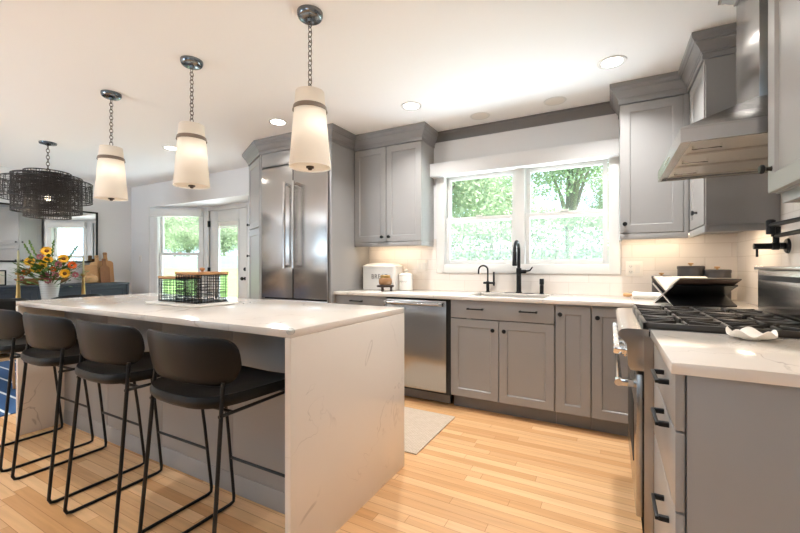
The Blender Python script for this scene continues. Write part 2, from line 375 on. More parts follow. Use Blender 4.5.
wf.box(-1.1, .1, FW - .15, FW, 0, 1.0).box(-1.1, .1, FW - .15, FW, 2.0, CE).box(.1, RW, FW - .15, FW, 0, CE)  # unseen rear openings, added to go with the fill lamps
struct('wall_front', wf, M_wall2, smooth=0)
# bay
def facet(p, q):  # frame with local x from p to q, room side = local -y
    a = math.atan2(q[1] - p[1], q[0] - p[0])
    return TR(p[0], p[1], 0) @ RZ(a), math.hypot(q[0] - p[0], q[1] - p[1])
FL, LL = facet((-6.476, 3.55), (-5.66, 3.97))
FR, LR = facet((-4.62, 3.97), (-3.80, 3.55))
BX0, BX1, BZ0, BZ1 = .13, .80, .62, 1.99
def bay_wall(name, F, Ln):
    mb = MB(F); mb.box(0, BX0, 0, .12, 0, 2.1).box(BX1, Ln, 0, .12, 0, 2.1).box(BX0, BX1, 0, .12, 0, BZ0).box(BX0, BX1, 0, .12, BZ1, 2.1)
    struct(name, mb, M_wall, smooth=0)
bay_wall('wall_bay_west', FL, LL); bay_wall('wall_bay_east', FR, LR)
DX0, DX1, DZ1 = -5.605, -4.745, 2.045
struct('wall_bay_north', MB().box(-5.70, DX0, 3.97, 4.09, 0, 2.1).box(DX1, -4.58, 3.97, 4.09, 0, 2.1).box(DX0, DX1, 3.97, 4.09, DZ1, 2.1), M_wall, smooth=0)
struct('ceiling_bay', MB().prism([(-6.476, 3.69), (-3.80, 3.69), (-3.80, 3.75), (-4.60, 4.12), (-5.68, 4.12), (-6.476, 3.75)], 2.1, 2.46).prism([(-6.476, 3.545), (-3.80, 3.545), (-4.62, 3.975), (-5.66, 3.975)], 2.095, 2.10), M_ceil, smooth=0)

def sash(parent, F, x0, x1, z0, z1, y0, st=.037, screen=False):
    mb = MB(F); y1 = y0 + .03
    mb.box(x0, x0 + st, y0, y1, z0, z1, .003).box(x1 - st, x1, y0, y1, z0, z1, .003)
    mb.box(x0 + st, x1 - st, y0, y1, z0, z0 + st, .003).box(x0 + st, x1 - st, y0, y1, z1 - st, z1, .003)
    o = struct('sash', mb, M_trim, parent)
    struct('pane', MB(F).box(x0 + st, x1 - st, y0 + .013, y0 + .017, z0 + st, z1 - st), M_glass, o, smooth=0)
    return o
def dh_window(name, F, units, z0, z1, rail_z, casing):
    root = bpy.data.objects.new(name, None); COL.objects.link(root); root['kind'] = 'structure'; root.empty_display_size = .05
    mb = MB(F); X0, X1 = units[0][0], units[-1][1]; D = .10
    mb.box(X0 - .03, X0, 0, D, z0 - .03, z1 + .03).box(X1, X1 + .03, 0, D, z0 - .03, z1 + .03).box(X0, X1, 0, D, z1, z1 + .03).box(X0, X1, 0, D, z0 - .03, z0)
    for a, b_ in zip(units, units[1:]): mb.box(a[1], b_[0], -.012, D, z0, z1, .003)
    struct('window_frame', mb, M_trim, root)
    cw = casing; mb = MB(F)
    mb.box(X0 - cw, X0 - .004, -.018, 0, z0 - cw, z1 + .02, .003).box(X1 + .004, X1 + cw, -.018, 0, z0 - cw, z1 + .02, .003).box(X0 - .004, X1 + .004, -.018, 0, z0 - cw, z0 - .004, .003)
    struct('window_casing', mb, M_trim, root)
    for a, b_ in units:
        sash(root, F, a + .004, b_ - .004, rail_z - .022, z1, .055)
        lo = sash(root, F, a + .004, b_ - .004, z0, rail_z + .022, .02)
        struct('sash_lock', MB(F).box((a + b_) / 2 - .03, (a + b_) / 2 + .03, .005, .02, rail_z + .022, rail_z + .035, .003), M_plate, lo)
        struct('insect_screen', MB(F).box(a + .01, b_ - .01, .092, .094, z0 + .01, rail_z), M_screen, root, smooth=0)
    return root
FB = TR(0, BW, 0)
dh_window('window_1', FB, [(-1.42, -.745), (-.665, -.01)], 1.172, 2.03, 1.60, .085)
dh_window('window_2', FL, [(BX0 + .005, BX1 - .005)], BZ0 + .01, BZ1 - .01, 1.345, .07)
dh_window('window_3', FR, [(BX0 + .005, BX1 - .005)], BZ0 + .01, BZ1 - .01, 1.345, .07)
struct('trim_1', MB().box(-1.575, .066, BW - .10, BW, 2.02, 2.145, .004), M_wall)
struct('trim_2', MB(FL).box(.03, .86, -.07, 0, 1.94, 2.06, .004), M_trim)
struct('trim_3', MB(FR).box(.06, .89, -.07, 0, 1.94, 2.06, .004), M_trim)
# patio door of the bay
d1 = bpy.data.objects.new('door_1', None); COL.objects.link(d1); d1['kind'] = 'structure'
struct('door_frame', MB().box(DX0 - .02, DX0, 3.955, 4.06, 0, DZ1, .003).box(DX1, DX1 + .02, 3.955, 4.06, 0, DZ1, .003).box(DX0 - .02, DX1 + .02, 3.955, 4.06, DZ1 - .02, DZ1 + .02, .003), M_trim, d1)
gx0, gx1, gz0, gz1 = -5.42, -4.92, .30, 1.87
dl = struct('door_leaf', MB().box(DX0, gx0, 3.985, 4.03, .01, DZ1 - .02, .002).box(gx1, DX1, 3.985, 4.03, .01, DZ1 - .02, .002).box(gx0, gx1, 3.985, 4.03, gz1, DZ1 - .02, .002).box(gx0, gx1, 3.985, 4.03, .01, gz0, .002)
            .box(gx0, gx0 + .03, 3.978, 3.99, gz0, gz1, .003).box(gx1 - .03, gx1, 3.978, 3.99, gz0, gz1, .003).box(gx0, gx1, 3.978, 3.99, gz1 - .03, gz1, .003).box(gx0, gx1, 3.978, 3.99, gz0, gz0 + .03, .003), M_trim, d1)
struct('pane', MB().box(gx0, gx1, 4.005, 4.01, gz0, gz1), M_glass, dl, smooth=0)
struct('blind_headrail', MB().box(gx0 + .03, gx1 - .03, 3.99, 4.003, gz1 - .10, gz1 - .03).box(gx0 + .03, gx1 - .03, 3.988, 4.0, gz1 - .125, gz1 - .108), M_plate, dl)
struct('door_knob', MB().lathe([(.026, 0), (.026, .006), (.010, .010), (.010, .035), (.024, .045), (.028, .058), (.022, .072), (.004, .076)], (-4.79, 3.985, .965), (0, -1, 0)), M_black, dl)
struct('deadbolt', MB().lathe([(.028, 0), (.026, .012), (.010, .014), (.008, .024), (.002, .025)], (-4.79, 3.985, 1.105), (0, -1, 0)), M_black, dl)
for z in (.35, 1.08, 1.82): struct('hinge', MB().box(DX0 - .014, DX0 + .012, 3.95, 3.985, z - .05, z + .05, .002), M_black, d1)
# tile, crown on the wall, baseboards
struct('wall_backsplash', MB().box(-2.298, RW, BW - .008, BW, .914, 1.085).box(-2.298, -1.512, BW - .008, BW, 1.085, 1.42).box(.08, RW, BW - .008, BW, 1.085, 1.42), M_tile_b, smooth=0)
struct('wall_backsplash_side', MB().box(RW - .008, RW, 1.13, BW - .008, .914, 1.80), M_tile_r, smooth=0)
CP_S = [(0, 0), (.010, 0), (.012, .018), (.026, .036), (.040, .060), (.046, .066), (.050, .066), (.050, .088), (0, .088)]
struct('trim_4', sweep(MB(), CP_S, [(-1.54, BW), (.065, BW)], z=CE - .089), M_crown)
struct('baseboard_left', MB().box(LW, LW + .015, FW, BW, 0, .12, .003), M_trim)
struct('baseboard_back', MB().box(LW, -6.476, BW - .015, BW, 0, .12, .003), M_trim)
struct('trim_5', MB().box(-6.50, -6.476, BW - .012, BW + .14, 0, 2.10, .002), M_trim)

# ------------------------------------------------------------------ cabinet kit (local x along the front, -y towards the room, z up)
def knob_mb(F, x, z, y=0.0, s=1.0): return MB(F).lathe([(.009 * s, 0), (.007 * s, .004), (.006 * s, .014), (.0145 * s, .020), (.0155 * s, .026), (.013 * s, .031), (.002, .0325)], (x, y, z), (0, -1, 0), 18)
def pull_mb(F, x, z, y=0.0, L_=.13):
    mb = MB(F); h = L_ / 2
    mb.box(x - h, x + h, y - .034, y - .024, z - .005, z + .005, .0015)
    for sx in (-1, 1): mb.box(x + sx * (h - .008) - .0065, x + sx * (h - .008) + .0065, y - .026, y, z - .007, z + .007, .0015)
    return mb
def fronts(t, F, specs, m=None):
    for sp in specs:
        kind, x0, x1, z0, z1 = sp[:5]
        if kind == 'door': p = part('door', MB(F).shaker(x0, x1, z0, z1), m or M_cab, t)
        else: p = part('drawer_front', MB(F).box(x0, x1, 0, .02, z0, z1, .002), m or M_cab, t)
        for hx, hz, hk in sp[5:]:
            part('knob' if hk == 'k' else 'handle', knob_mb(F, hx, hz) if hk == 'k' else pull_mb(F, hx, hz), M_black, p)
def base_cabinet(label, x0, x1, specs, group=None, y=2.95, yb=3.535, top=.882):
    t = thing('base_cabinet', label, 'cabinet', (x0, y, 0), 0, group); F = Matrix.Identity(4); wd = x1 - x0
    part('carcass', MB(F).box(0, wd, .021, yb - y, .11, top), M_cab, t)
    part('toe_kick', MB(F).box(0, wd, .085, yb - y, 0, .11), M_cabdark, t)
    fronts(t, F, [(k[0], k[1] - x0, k[2] - x0, *k[3:5], *[(h[0] - x0, h[1], h[2]) for h in k[5:]]) for k in specs])
    return t
base_cabinet('grey base cabinet with one drawer showing, between the refrigerator and the dishwasher', -2.298, -1.745,
             [('drawer', -2.294, -1.748, .733, .878, (-2.05, .833, 'p')), ('door', -2.294, -2.023, .115, .728, (-2.05, .66, 'k')), ('door', -2.019, -1.748, .115, .728, (-1.99, .66, 'k'))])
base_cabinet('wide grey sink cabinet under the window with two doors and one long drawer front', -1.135, -.345,
             [('drawer', -1.131, -.349, .738, .878, (-.925, .816, 'p'), (-.525, .816, 'p')), ('door', -1.131, -.746, .115, .731, (-.785, .66, 'k')), ('door', -.740, -.349, .115, .731, (-.70, .66, 'k'))], top=.68)
base_cabinet('narrow grey base cabinet with one full-height door beside the sink cabinet', -.343, -.112, [('door', -.338, -.116, .115, .872, (-.308, .812, 'k'))])
t = base_cabinet('grey corner base cabinet whose door runs in behind the range', -.110, .790, [('door', -.106, .20, .115, .868, (-.073, .802, 'k'))])
part('blind_panel', MB().box(.315, .90, .0, .02, .115, .868), M_cab, t)
# counter of the back run with the sink cut-out, returning to the range
SX0, SX1, SY0, SY1 = -1.02, -.43, 3.06, 3.42
mb = MB(); zt, zb = .914, .884
mb.box(-2.298, SX0, 2.92, BW - .009, zb, zt, .003).box(SX1, .135, 2.92, BW - .009, zb, zt, .003).box(SX0, SX1, 2.92, SY0, zb, zt, .003).box(SX0, SX1, SY1, BW - .009, zb, zt, .003).box(.135, RW - .009, 2.60, BW - .009, zb, zt, .003)
single('countertop', mb, M_quartz, 'white quartz countertop running under the window along the tiled back wall', 'countertop')
t = thing('kitchen_sink', 'stainless undermount sink sunk in the counter below the window', 'sink', ((SX0 + SX1) / 2, (SY0 + SY1) / 2, .69))
m_ = W(t); z1 = .883; zb_ = .69
def rr(x0, x1, y0, y1, z, r, k=5):
    pts = []
    for cx, cy, a0 in ((x1 - r, y1 - r, 0), (x0 + r, y1 - r, 90), (x0 + r, y0 + r, 180), (x1 - r, y0 + r, 270)):
        for i in range(k + 1):
            a = math.radians(a0 + 90 * i / k); pts.append((cx + r * math.cos(a), cy + r * math.sin(a), z))
    return pts
m_.loft([rr(SX0 - .02, SX1 + .02, SY0 - .02, SY1 + .02, z1, .03), rr(SX0, SX1, SY0, SY1, z1, .03), rr(SX0 + .004, SX1 - .004, SY0 + .004, SY1 - .004, zb_ + .03, .04), rr(SX0 + .03, SX1 - .03, SY0 + .03, SY1 - .03, zb_, .04)], caps=False)
m_.bm.faces.new([v for v in m_.bm.verts][-24:])
part('basin', m_, M_steelb, t); part('drain', W(t).lathe([(.045, .001), (.042, .006), (.02, .004), (.002, .004)], (-.72, 3.26, zb_)), M_chrome, t)

# dishwasher
t = thing('dishwasher', 'stainless dishwasher with a bar handle beside the sink cabinet', 'dishwasher', (-1.742, 2.95, 0))
part('tub', W(t).box(-1.742, -1.138, 2.96, 3.52, .10, .880), M_dark, t)
dd = part('door', W(t).box(-1.727, -1.165, 2.932, 2.962, .12, .868, .006), M_steel, t)
mb = W(t); mb.tube([(-1.715, 2.882, .842), (-1.177, 2.882, .842)], .0115, 12)
for x in (-1.70, -1.192): mb.box(x - .014, x + .014, 2.866, 2.935, .826, .858, .004)
part('handle', mb, M_steelb, dd)
part('toe_panel', W(t).box(-1.727, -1.165, 3.025, 3.05, .01, .115), M_cabdark, t)  # steel panel; its shade is put into the dark grey colour

# refrigerator, its enclosure, angled pantry
PTH = [(-3.73, 3.50), (-3.73, 3.152), (-3.25, 2.89), (-2.30, 2.89), (-2.30, 3.26), (-1.54, 3.26), (-1.54, BW - .001)]
CZ = 2.325
CPROF = [(-.02, 0), (.008, 0), (.008, .030), (.014, .032), (.014, .040), (.020, .044), (.026, .058), (.036, .072), (.046, .082), (.046, .090), (.054, .092), (.056, .100), (.064, .108), (.066, .112), (.066, .1385), (-.02, .1385)]
t = thing('refrigerator', 'built-in stainless steel refrigerator with two tall upright bar handles', 'refrigerator', (-2.77, 2.9, 0))
part('body', W(t).box(-3.215, -2.34, 2.925, 3.53, .05, 2.17), M_dark, t)
for x0, x1, hx in ((-3.215, -2.782, -2.835), (-2.768, -2.342, -2.715)):
    dd = part('door', W(t).box(x0, x1, 2.882, 2.925, .83, 2.165, .004), M_steel, t)
    mb = W(t); mb.tube([(hx, 2.822, 1.13), (hx, 2.822, 1.985)], .0145, 14)
    for z in (1.15, 1.965): mb.box(hx - .013, hx + .013, 2.815, 2.884, z - .013, z + .013, .003)
    part('handle', mb, M_steelb, dd)
dd = part('drawer', W(t).box(-3.215, -2.342, 2.882, 2.925, .10, .815, .004), M_steel, t)
mb = W(t); mb.tube([(-3.17, 2.822, .775), (-2.39, 2.822, .775)], .0145, 14)
for x in (-3.13, -2.43): mb.box(x - .013, x + .013, 2.815, 2.884, .762, .788, .003)
part('handle', mb, M_steelb, dd)
part('edge_trim', W(t).box(-2.340, -2.331, 2.874, 2.93, .05, 2.17), M_steelb, t)
t = thing('fridge_enclosure', 'tall grey cabinet surround with crown moulding around the refrigerator', 'cabinet', (-2.77, 2.89, 0))
part('side_panel', W(t).box(-2.33, -2.30, 2.89, BW - .002, 0, CZ + .02, .001), M_cab, t)
part('inner_panel', W(t).box(-3.25, -3.225, 2.89, BW - .002, 0, CZ + .02), M_cab, t)
part('top_panel', W(t).box(-3.225, -2.33, 2.895, BW - .002, 2.185, CZ + .02).box(-3.215, -2.34, 2.888, 2.896, 2.195, CZ - .015, .002), M_cab, t)
part_c('crown', sweep(W(t), CPROF, PTH, 2, 4, CZ), M_crown_shade, t)
t = thing('pantry_cabinet', 'angled tall grey pantry cabinet closing the run beside the refrigerator', 'cabinet', (-3.5, 3.2, 0))
part('carcass', W(t).prism([(-3.727, 3.50), (-3.727, 3.165), (-3.25, 2.912), (-3.252, 3.50)], .0, CZ + .02), M_cab, t)
for (p, q, side) in (((-3.73, 3.152), (-3.25, 2.89), 0), ((-3.73, 3.50), (-3.73, 3.152), 1)):
    F, ln = facet(p, q); F = inv(t) @ F
    kx = .045 if side == 0 else ln - .045
    e0, e1 = (.01, ln - .02)
    fronts(t, F, [('door', e0, e1, .12, 1.555, (kx, 1.27, 'k')), ('door', e0, e1, 1.575, CZ - .01, (kx, 1.63, 'k'))])
part_c('crown', sweep(W(t), CPROF, PTH, 0, 2, CZ), M_crown_shade, t)

# upper cabinets
def led(t, x, y, z, w_, d_, e=0.7, rz=0):
    o = part('light_strip', W(t, TR(x, y, 0) @ RZ(rz)).box(-w_ / 2, w_ / 2, -d_ / 2, d_ / 2, z - .008, z), M_strip, t)
    l = light('under_cabinet_lamp', 'AREA', (0, 0, 0), (0, 0, 0), e, (1.0, 0.80, 0.58), shape='RECTANGLE', size=w_, size_y=d_)
    l.parent = t; l.matrix_local = inv(t) @ TR(x, y, z - .012) @ RZ(rz)
t = thing('hanging_cabinet', 'two-door grey wall cabinet above the bread box beside the window', 'cabinet', (-1.92, 3.26, 1.345))
part('carcass', W(t).box(-2.298, -1.54, 3.281, BW - .002, 1.385, CZ + .02), M_cab, t)
part('light_rail', W(t).box(-2.298, -1.54, 3.262, 3.282, 1.345, 1.385, .003).box(-1.56, -1.54, 3.282, BW - .01, 1.345, 1.385, .003), M_cab, t)
fronts(t, inv(t) @ TR(0, 3.26, 0), [('door', -2.295, -1.925, 1.39, CZ - .006, (-1.962, 1.437, 'k')), ('door', -1.919, -1.543, 1.39, CZ - .006, (-1.883, 1.437, 'k'))])
part_c('crown', sweep(W(t), CPROF, PTH, 4, 6, CZ), M_crown_shade, t)
led(t, -1.92, 3.42, 1.384, .60, .03)
PR = [(.065, BW - .001), (.065, 3.24), (.47, 3.24), (.47, 2.755), (RW - .001, 2.755)]
t = thing('hanging_cabinet', 'single-door grey wall cabinet between the window and the corner', 'cabinet', (.26, 3.24, 1.345))
part('carcass', W(t).box(.065, .79, 3.261, BW - .009, 1.385, CZ + .02), M_cab, t)
part('light_rail', W(t).box(.065, .47, 3.242, 3.262, 1.345, 1.385, .003).box(.065, .085, 3.262, BW - .01, 1.345, 1.385, .003), M_cab, t)
fronts(t, inv(t) @ TR(0, 3.24, 0), [('door', .068, .442, 1.39, CZ - .006, (.096, 1.455, 'k'))])
part('filler', W(t).box(.444, .470, 3.243, 3.262, 1.385, CZ + .02), M_cab, t)
part_c('crown', sweep(W(t), CPROF, PR, 0, 2, CZ), M_crown_shade, t)
led(t, .30, 3.42, 1.384, .40, .03, .7)
t = thing('hanging_cabinet', 'grey wall cabinet with a plain end panel between the corner and the range hood', 'cabinet', (.63, 2.99, 1.345))
part('carcass', W(t).box(.491, RW - .009, 2.765, 3.255, 1.385, CZ + .02), M_cab, t)
part('end_panel', W(t).box(.478, RW - .009, 2.750, 2.766, 1.385, CZ - .03).box(.472, RW - .009, 2.756, 2.768, CZ - .03, CZ + .02), M_cab, t)
part('light_rail', W(t).box(.472, .492, 2.755, 3.24, 1.345, 1.385, .003).box(.492, RW - .01, 2.755, 2.775, 1.345, 1.385, .003), M_cab, t)
FR_ = TR(.47, 3.236, 0) @ RZ(-pi / 2)
fronts(t, inv(t) @ FR_, [('door', .03, .472, 1.39, CZ - .006, (.285, 1.478, 'k'))])
part_c('crown', sweep(W(t), CPROF, PR, 2, 4, CZ), M_crown_shade, t)
led(t, .66, 3.0, 1.384,   .30, .03, 1.1, pi / 2)
t = thing('hanging_cabinet', 'glossy grey wall cabinet nearest the camera, beyond the range hood', 'cabinet', (.63, 1.44, 1.36))
part('carcass', W(t).box(.491, RW - .009, 1.14, 1.745, 1.395, CZ + .02), M_cab, t)
part('light_rail', W(t).box(.50, .52, 1.14, 1.73, 1.36, 1.395, .002).box(.52, RW - .01, 1.71, 1.73, 1.36, 1.395, .002), M_cab, t)
fronts(t, inv(t) @ TR(.47, 1.745, 0) @ RZ(-pi / 2), [('door', .002, .603, 1.398, CZ - .006, (.035, 1.475, 'k'))])
part_c('crown', sweep(W(t), CPROF, [(RW - .001, 1.745), (.47, 1.745), (.47, 1.14), (RW - .001, 1.14)], z=CZ), M_crown_shade, t)
led(t, .66, 1.44, 1.394, .45, .03, .6, pi / 2)

# near base cabinet with drawers, its counter
t = thing('base_cabinet', 'grey drawer base cabinet with a plain end panel nearest the camera', 'cabinet', (.146, 1.73, 0), -pi / 2)
I = Matrix.Identity(4); wd = .532
part('carcass', MB(I).box(0, wd - .02, .021, .635, .11, .882), M_cab, t)
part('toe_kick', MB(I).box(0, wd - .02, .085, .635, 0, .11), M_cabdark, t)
fronts(t, I, [('drawer', .003, wd, .735, .878, (.36, .828, 'p')), ('drawer', .003, wd, .530, .729, (.36, .708, 'p')), ('drawer', .003, wd, .115, .524, (.36, .442, 'p'))])
part('end_panel', MB(I).box(wd - .019, wd - .001, .0245, .643, .0, .882, .001), M_cab, t)
single('countertop', MB().box(.134, RW - .009, 1.170, 1.733, .884, .914, .003), M_quartz, 'white quartz countertop beside the range nearest the camera', 'countertop')

# ------------------------------------------------------------------ range, hood, pot filler
RY0, RY1 = 1.738, 2.572
t = thing('range', 'stainless steel gas range with black grates beside the white countertop', 'stove', (.40, (RY0 + RY1) / 2, 0))
part('body', W(t).box(.115, .66, RY0, RY1, .10, .885).box(.115, .155, RY0 - .001, RY1 + .001, .10, .885), M_steel, t)
part('kick_plate', W(t).box(.17, .64, RY0 + .02, RY1 - .02, .012, .10), M_black, t)
for y in (RY0 + .06, RY1 - .06): part('foot', W(t).lathe([(.022, 0), (.022, .01), (.014, .02), (.014, .11)], (.15, y, 0)), M_steelb, t)
cp = [(.13, .912), (.06, .912), (.040, .908), (.030, .897), (.030, .880), (.044, .868), (.058, .850), (.062, .770), (.070, .752), (.13, .752)]
mb = W(t); mb.loft([[(x, RY0, z) for x, z in cp], [(x, RY1, z) for x, z in cp]])
cpn = part('control_panel', mb, M_steelb, t)
for i in range(6):
    y = RY0 + .10 + i * (RY1 - RY0 - .20) / 5
    part('control_knob', W(t).lathe([(.030, 0), (.030, .008), (.022, .010), (.024, .040), (.021, .046), (.002, .047)], (.060, y, .812), (-1, 0, 0.06), 20), M_chrome, cpn)
dd = part('oven_door', W(t).box(.090, .114, RY0 + .012, RY1 - .012, .185, .735, .004), M_steel, t)
part('oven_window', W(t).box(.087, .092, RY0 + .17, RY1 - .17, .33, .58, .002), M_dark, dd)
mb = W(t); mb.tube([(.030, RY0 + .03, .690), (.030, RY1 - .03, .690)], .014, 14)
for y in (RY0 + .05, RY1 - .05): mb.box(.018, .092, y - .014, y + .014, .676, .704, .004)
part('door_handle', mb, M_chrome, dd)
part('cooktop', W(t).box(.10, .66, RY0 + .004, RY1 - .004, .885, .905, .003), M_black, t)
gw = (RY1 - RY0 - .03) / 3
for i in range(3):
    y0 = RY0 + .015 + i * gw + .003; y1 = y0 + gw - .006; x0, x1 = .112, .645; gz0, gz1 = .912, .936
    for (bx, by) in ((.25, (y0 + y1) / 2), (.51, (y0 + y1) / 2)):
        part('burner', W(t).lathe([(.058, 0), (.056, .006), (.040, .008), (.038, .016), (.030, .018), (.002, .019)], (bx, by, .904)), M_rubber, t)
    mb = W(t)
    for a in (y0, y1 - .016): mb.box(x0, x1, a, a + .016, gz0, gz1, .004)
    for a in (x0, x1 - .016, (x0 + x1) / 2 - .008): mb.box(a, a + .016, y0, y1, gz0, gz1, .004)
    for (bx, by) in ((.25, (y0 + y1) / 2), (.51, (y0 + y1) / 2)):
        for k in range(8):
            a = k * pi / 4; dx, dy = math.cos(a), math.sin(a)
            ex = 1e9
            if abs(dx) > .01: ex = min(ex, .125 / abs(dx))
            if abs(dy) > .01: ex = min(ex, (gw / 2 - .008) / abs(dy))
            F = TR(bx, by, 0) @ RZ(a); mf = mb.M; mb.M = mf @ F; mb.box(.032, ex, -.005, .005, gz0 + .004, gz1 + .003, .002); mb.M = mf
    for a in (x0, x1 - .016):
        for c in (y0, y1 - .016): mb.box(a, a + .016, c, c + .016, .904, gz0 + .005)
    part('grate', mb, M_rubber, t)
bgd = part('backguard', W(t).box(.655, .785, RY0, RY1, .885, 1.135, .003).box(.640, .785, RY0, RY1, 1.135, 1.152, .003), M_steel, t)
part('vent_slot', W(t).box(.652, .656, RY0 + .03, RY1 - .03, 1.085, 1.108), M_dark, bgd)

HY0, HY1, HZ, HX = 1.795, 2.585, 1.62, .236
CY0, CY1, CX = 2.065, 2.385, .53
t = thing('range_hood', 'stainless chimney range hood over the range with baffle filters underneath', 'range hood', (.6, (HY0 + HY1) / 2, HZ))
mb = W(t); hw = RW - .009
mb.box(HX, HX + .012, HY0, HY1, HZ, HZ + .0505).box(HX + .012, hw, HY0, HY0 + .012, HZ, HZ + .0505).box(HX + .012, hw, HY1 - .012, HY1, HZ, HZ + .0505)
mb.loft([[(HX, HY0, HZ + .05), (hw, HY0, HZ + .05), (hw, HY1, HZ + .05), (HX, HY1, HZ + .05)], [(HX, HY0, HZ + .056), (hw, HY0, HZ + .056), (hw, HY1, HZ + .056), (HX, HY1, HZ + .056)],
         [(CX - .01, CY0 - .01, 1.835), (hw, CY0 - .01, 1.835), (hw, CY1 + .01, 1.835), (CX - .01, CY1 + .01, 1.835)]])
cnp = part('canopy', mb, M_steel, t)
for i in range(5): part('push_button', W(t).lathe([(.008, 0), (.008, .003), (.002, .004)], (HX, 2.19 + (i - 2) * .035, HZ + .026), (-1, 0, 0), 14), M_chrome, cnp)
part('chimney', W(t).box(CX, hw, CY0, CY1, 1.825, CE, .001), M_steel, t)
CC = [(-.02, 0), (.008, 0), (.010, .012), (.022, .022), (.034, .036), (.046, .044), (.048, .050), (.058, .052), (.058, .0685), (-.02, .0685)]
part('crown_collar', sweep(W(t), CC, [(hw, CY1), (CX, CY1), (CX, CY0), (hw, CY0)], z=CE - .069), M_cab, t)
fy = (HY1 - HY0 - .05) / 3
for i in range(3):
    y0 = HY0 + .025 + i * fy
    mb = W(t); nb = 9
    for k in range(nb):
        a = y0 + .008 + k * (fy - .016) / nb; b_ = a + (fy - .016) / nb
        mb.box(HX + .05, hw - .10, a + .0008, b_ - .0008, HZ + .018, HZ + .034)
    mb.box(HX + .035, hw - .085, y0 + .004, y0 + .012, HZ + .012, HZ + .036).box(HX + .035, hw - .085, y0 + fy - .012, y0 + fy - .004, HZ + .012, HZ + .036)
    mb.box(HX + .035, HX + .052, y0 + .004, y0 + fy - .004, HZ + .012, HZ + .036).box(hw - .102, hw - .085, y0 + .004, y0 + fy - .004, HZ + .012, HZ + .036)
    f_ = part('baffle_filter', mb, M_hoodin, t)
    yc = y0 + fy / 2
    part('filter_handle', W(t).tube([(HX + .06, yc, HZ + .018), (HX + .06, yc, HZ + .004), (HX + .15, yc, HZ + .004), (HX + .15, yc, HZ + .018)], .005, 8), M_chrome, f_)
part('inner_frame', W(t).box(HX + .012, HX + .04, HY0 + .012, HY1 - .012, HZ + .010, HZ + .03).box(hw - .09, hw, HY0 + .012, HY1 - .012, HZ + .010, HZ + .03).box(HX + .04, hw - .09, HY0 + .012, HY0 + .03, HZ + .01, HZ + .03).box(HX + .04, hw - .09, HY1 - .03, HY1 - .012, HZ + .01, HZ + .03), M_steel, t)

t = thing('pot_filler', 'dark bronze folding pot filler tap on the tiled wall above the range', 'faucet', (.79, 2.65, 1.25))
py, pz = 2.65, 1.255
part('escutcheon', W(t).lathe([(.038, 0), (.038, .005), (.034, .010), (.02, .012)], (RW - .008, py, pz), (-1, 0, 0)), M_black, t)
v_ = part('valve', W(t).lathe([(.017, 0), (.017, .030), (.020, .032), (.020, .058), (.016, .060), (.0155, .130), (.003, .132)], (RW - .012, py, pz), (-1, 0, 0)), M_black, t)
part('lever', W(t).tube([(.672, py, pz), (.672, py, pz - .055)], .0055, 10), M_black, v_)
part('riser', W(t).cyl((.745, py, pz), (.745, py, pz + .085), .013).lathe([(.019, 0), (.019, .05)], (.745, py, pz + .048)), M_black, t)
a1 = part('arm', W(t).tube([(.745, py, pz + .052), (.745, py - .36, pz + .052)], .011, 12), M_black, t)
part('arm', W(t).tube([(.72, py - .01, pz + .105), (.74, py - .36, pz + .105)], .011, 12).cyl((.745, py - .36, pz + .035), (.745, py - .36, pz + .125), .017), M_black, t)
part('spout_joint', W(t).lathe([(.019, 0), (.019, .07), (.012, .075)], (.722, py - .012, pz + .06)), M_black, t)

# ------------------------------------------------------------------ taps and things on the back counter
t = thing('kitchen_faucet', 'tall black pull-down kitchen tap behind the sink', 'faucet', (-.70, 3.475, .914))
fx, fy_ = -.70, 3.475
part('deck_plate', W(t).loft([rr(fx - .125, fx + .125, fy_ - .03, fy_ + .03, .9145, .028), rr(fx - .122, fx + .122, fy_ - .027, fy_ + .027, .919, .026)]), M_black, t)
part('body', W(t).lathe([(.027, 0), (.026, .01), (.021, .014), (.021, .17), (.0225, .172), (.0225, .215), (.016, .22)], (fx, fy_, .917)), M_black, t)
pts = [(fx, fy_, 1.13)] + [(fx, fy_ - .085 + .085 * math.cos(a), 1.272 + .09 * math.sin(a)) for a in [pi * i / 12 for i in range(0, 12)]] + [(fx, fy_ - .17, 1.268)]
part('spout', W(t).tube(pts, .0140, 14), M_black, t)
part('spray_head', W(t).lathe([(.013, 0), (.016, -.01), (.0175, -.05), (.020, -.12), (.015, -.125)], (fx, fy_ - .17, 1.278)), M_black, t)
part('lever', W(t).lathe([(.017, 0), (.016, .045), (.012, .048)], (fx + .015, fy_, 1.105), (1, 0, 0)).tube([(fx + .055, fy_, 1.107), (fx + .095, fy_ - .01, 1.115), (fx + .118, fy_ - .015, 1.145)], [.008, .007, .0055], 10), M_black, t)
t = thing('drinking_tap', 'small black gooseneck drinking water tap beside the tall pull-down tap', 'faucet', (-.975, 3.475, .914))
fx = -.975
part('body', W(t).lathe([(.022, 0), (.021, .006), (.014, .010), (.014, .075), (.0165, .078), (.0165, .098), (.010, .102)], (fx, fy_, .914)), M_black, t)
pts = [(fx, fy_, .99), (fx, fy_, 1.11)] + [(fx - .035 + .035 * math.cos(a), fy_ - .05 * (1 - math.cos(a)) / 2, 1.115 + .042 * math.sin(a)) for a in [pi * i / 10 for i in range(1, 11)]] + [(fx - .071, fy_ - .05, 1.08)]
part('spout', W(t).tube(pts, .0075, 12), M_black, t)
part('lever', W(t).cyl((fx - .04, fy_, 1.0), (fx + .065, fy_, 1.0), .0105).tube([(fx + .055, fy_, .975), (fx + .055, fy_, 1.10)], .0085, 12), M_black, t)
t = thing('soap_dispenser', 'short black cylinder soap dispenser beside the sink', 'soap dispenser', (-.51, 3.475, .914))
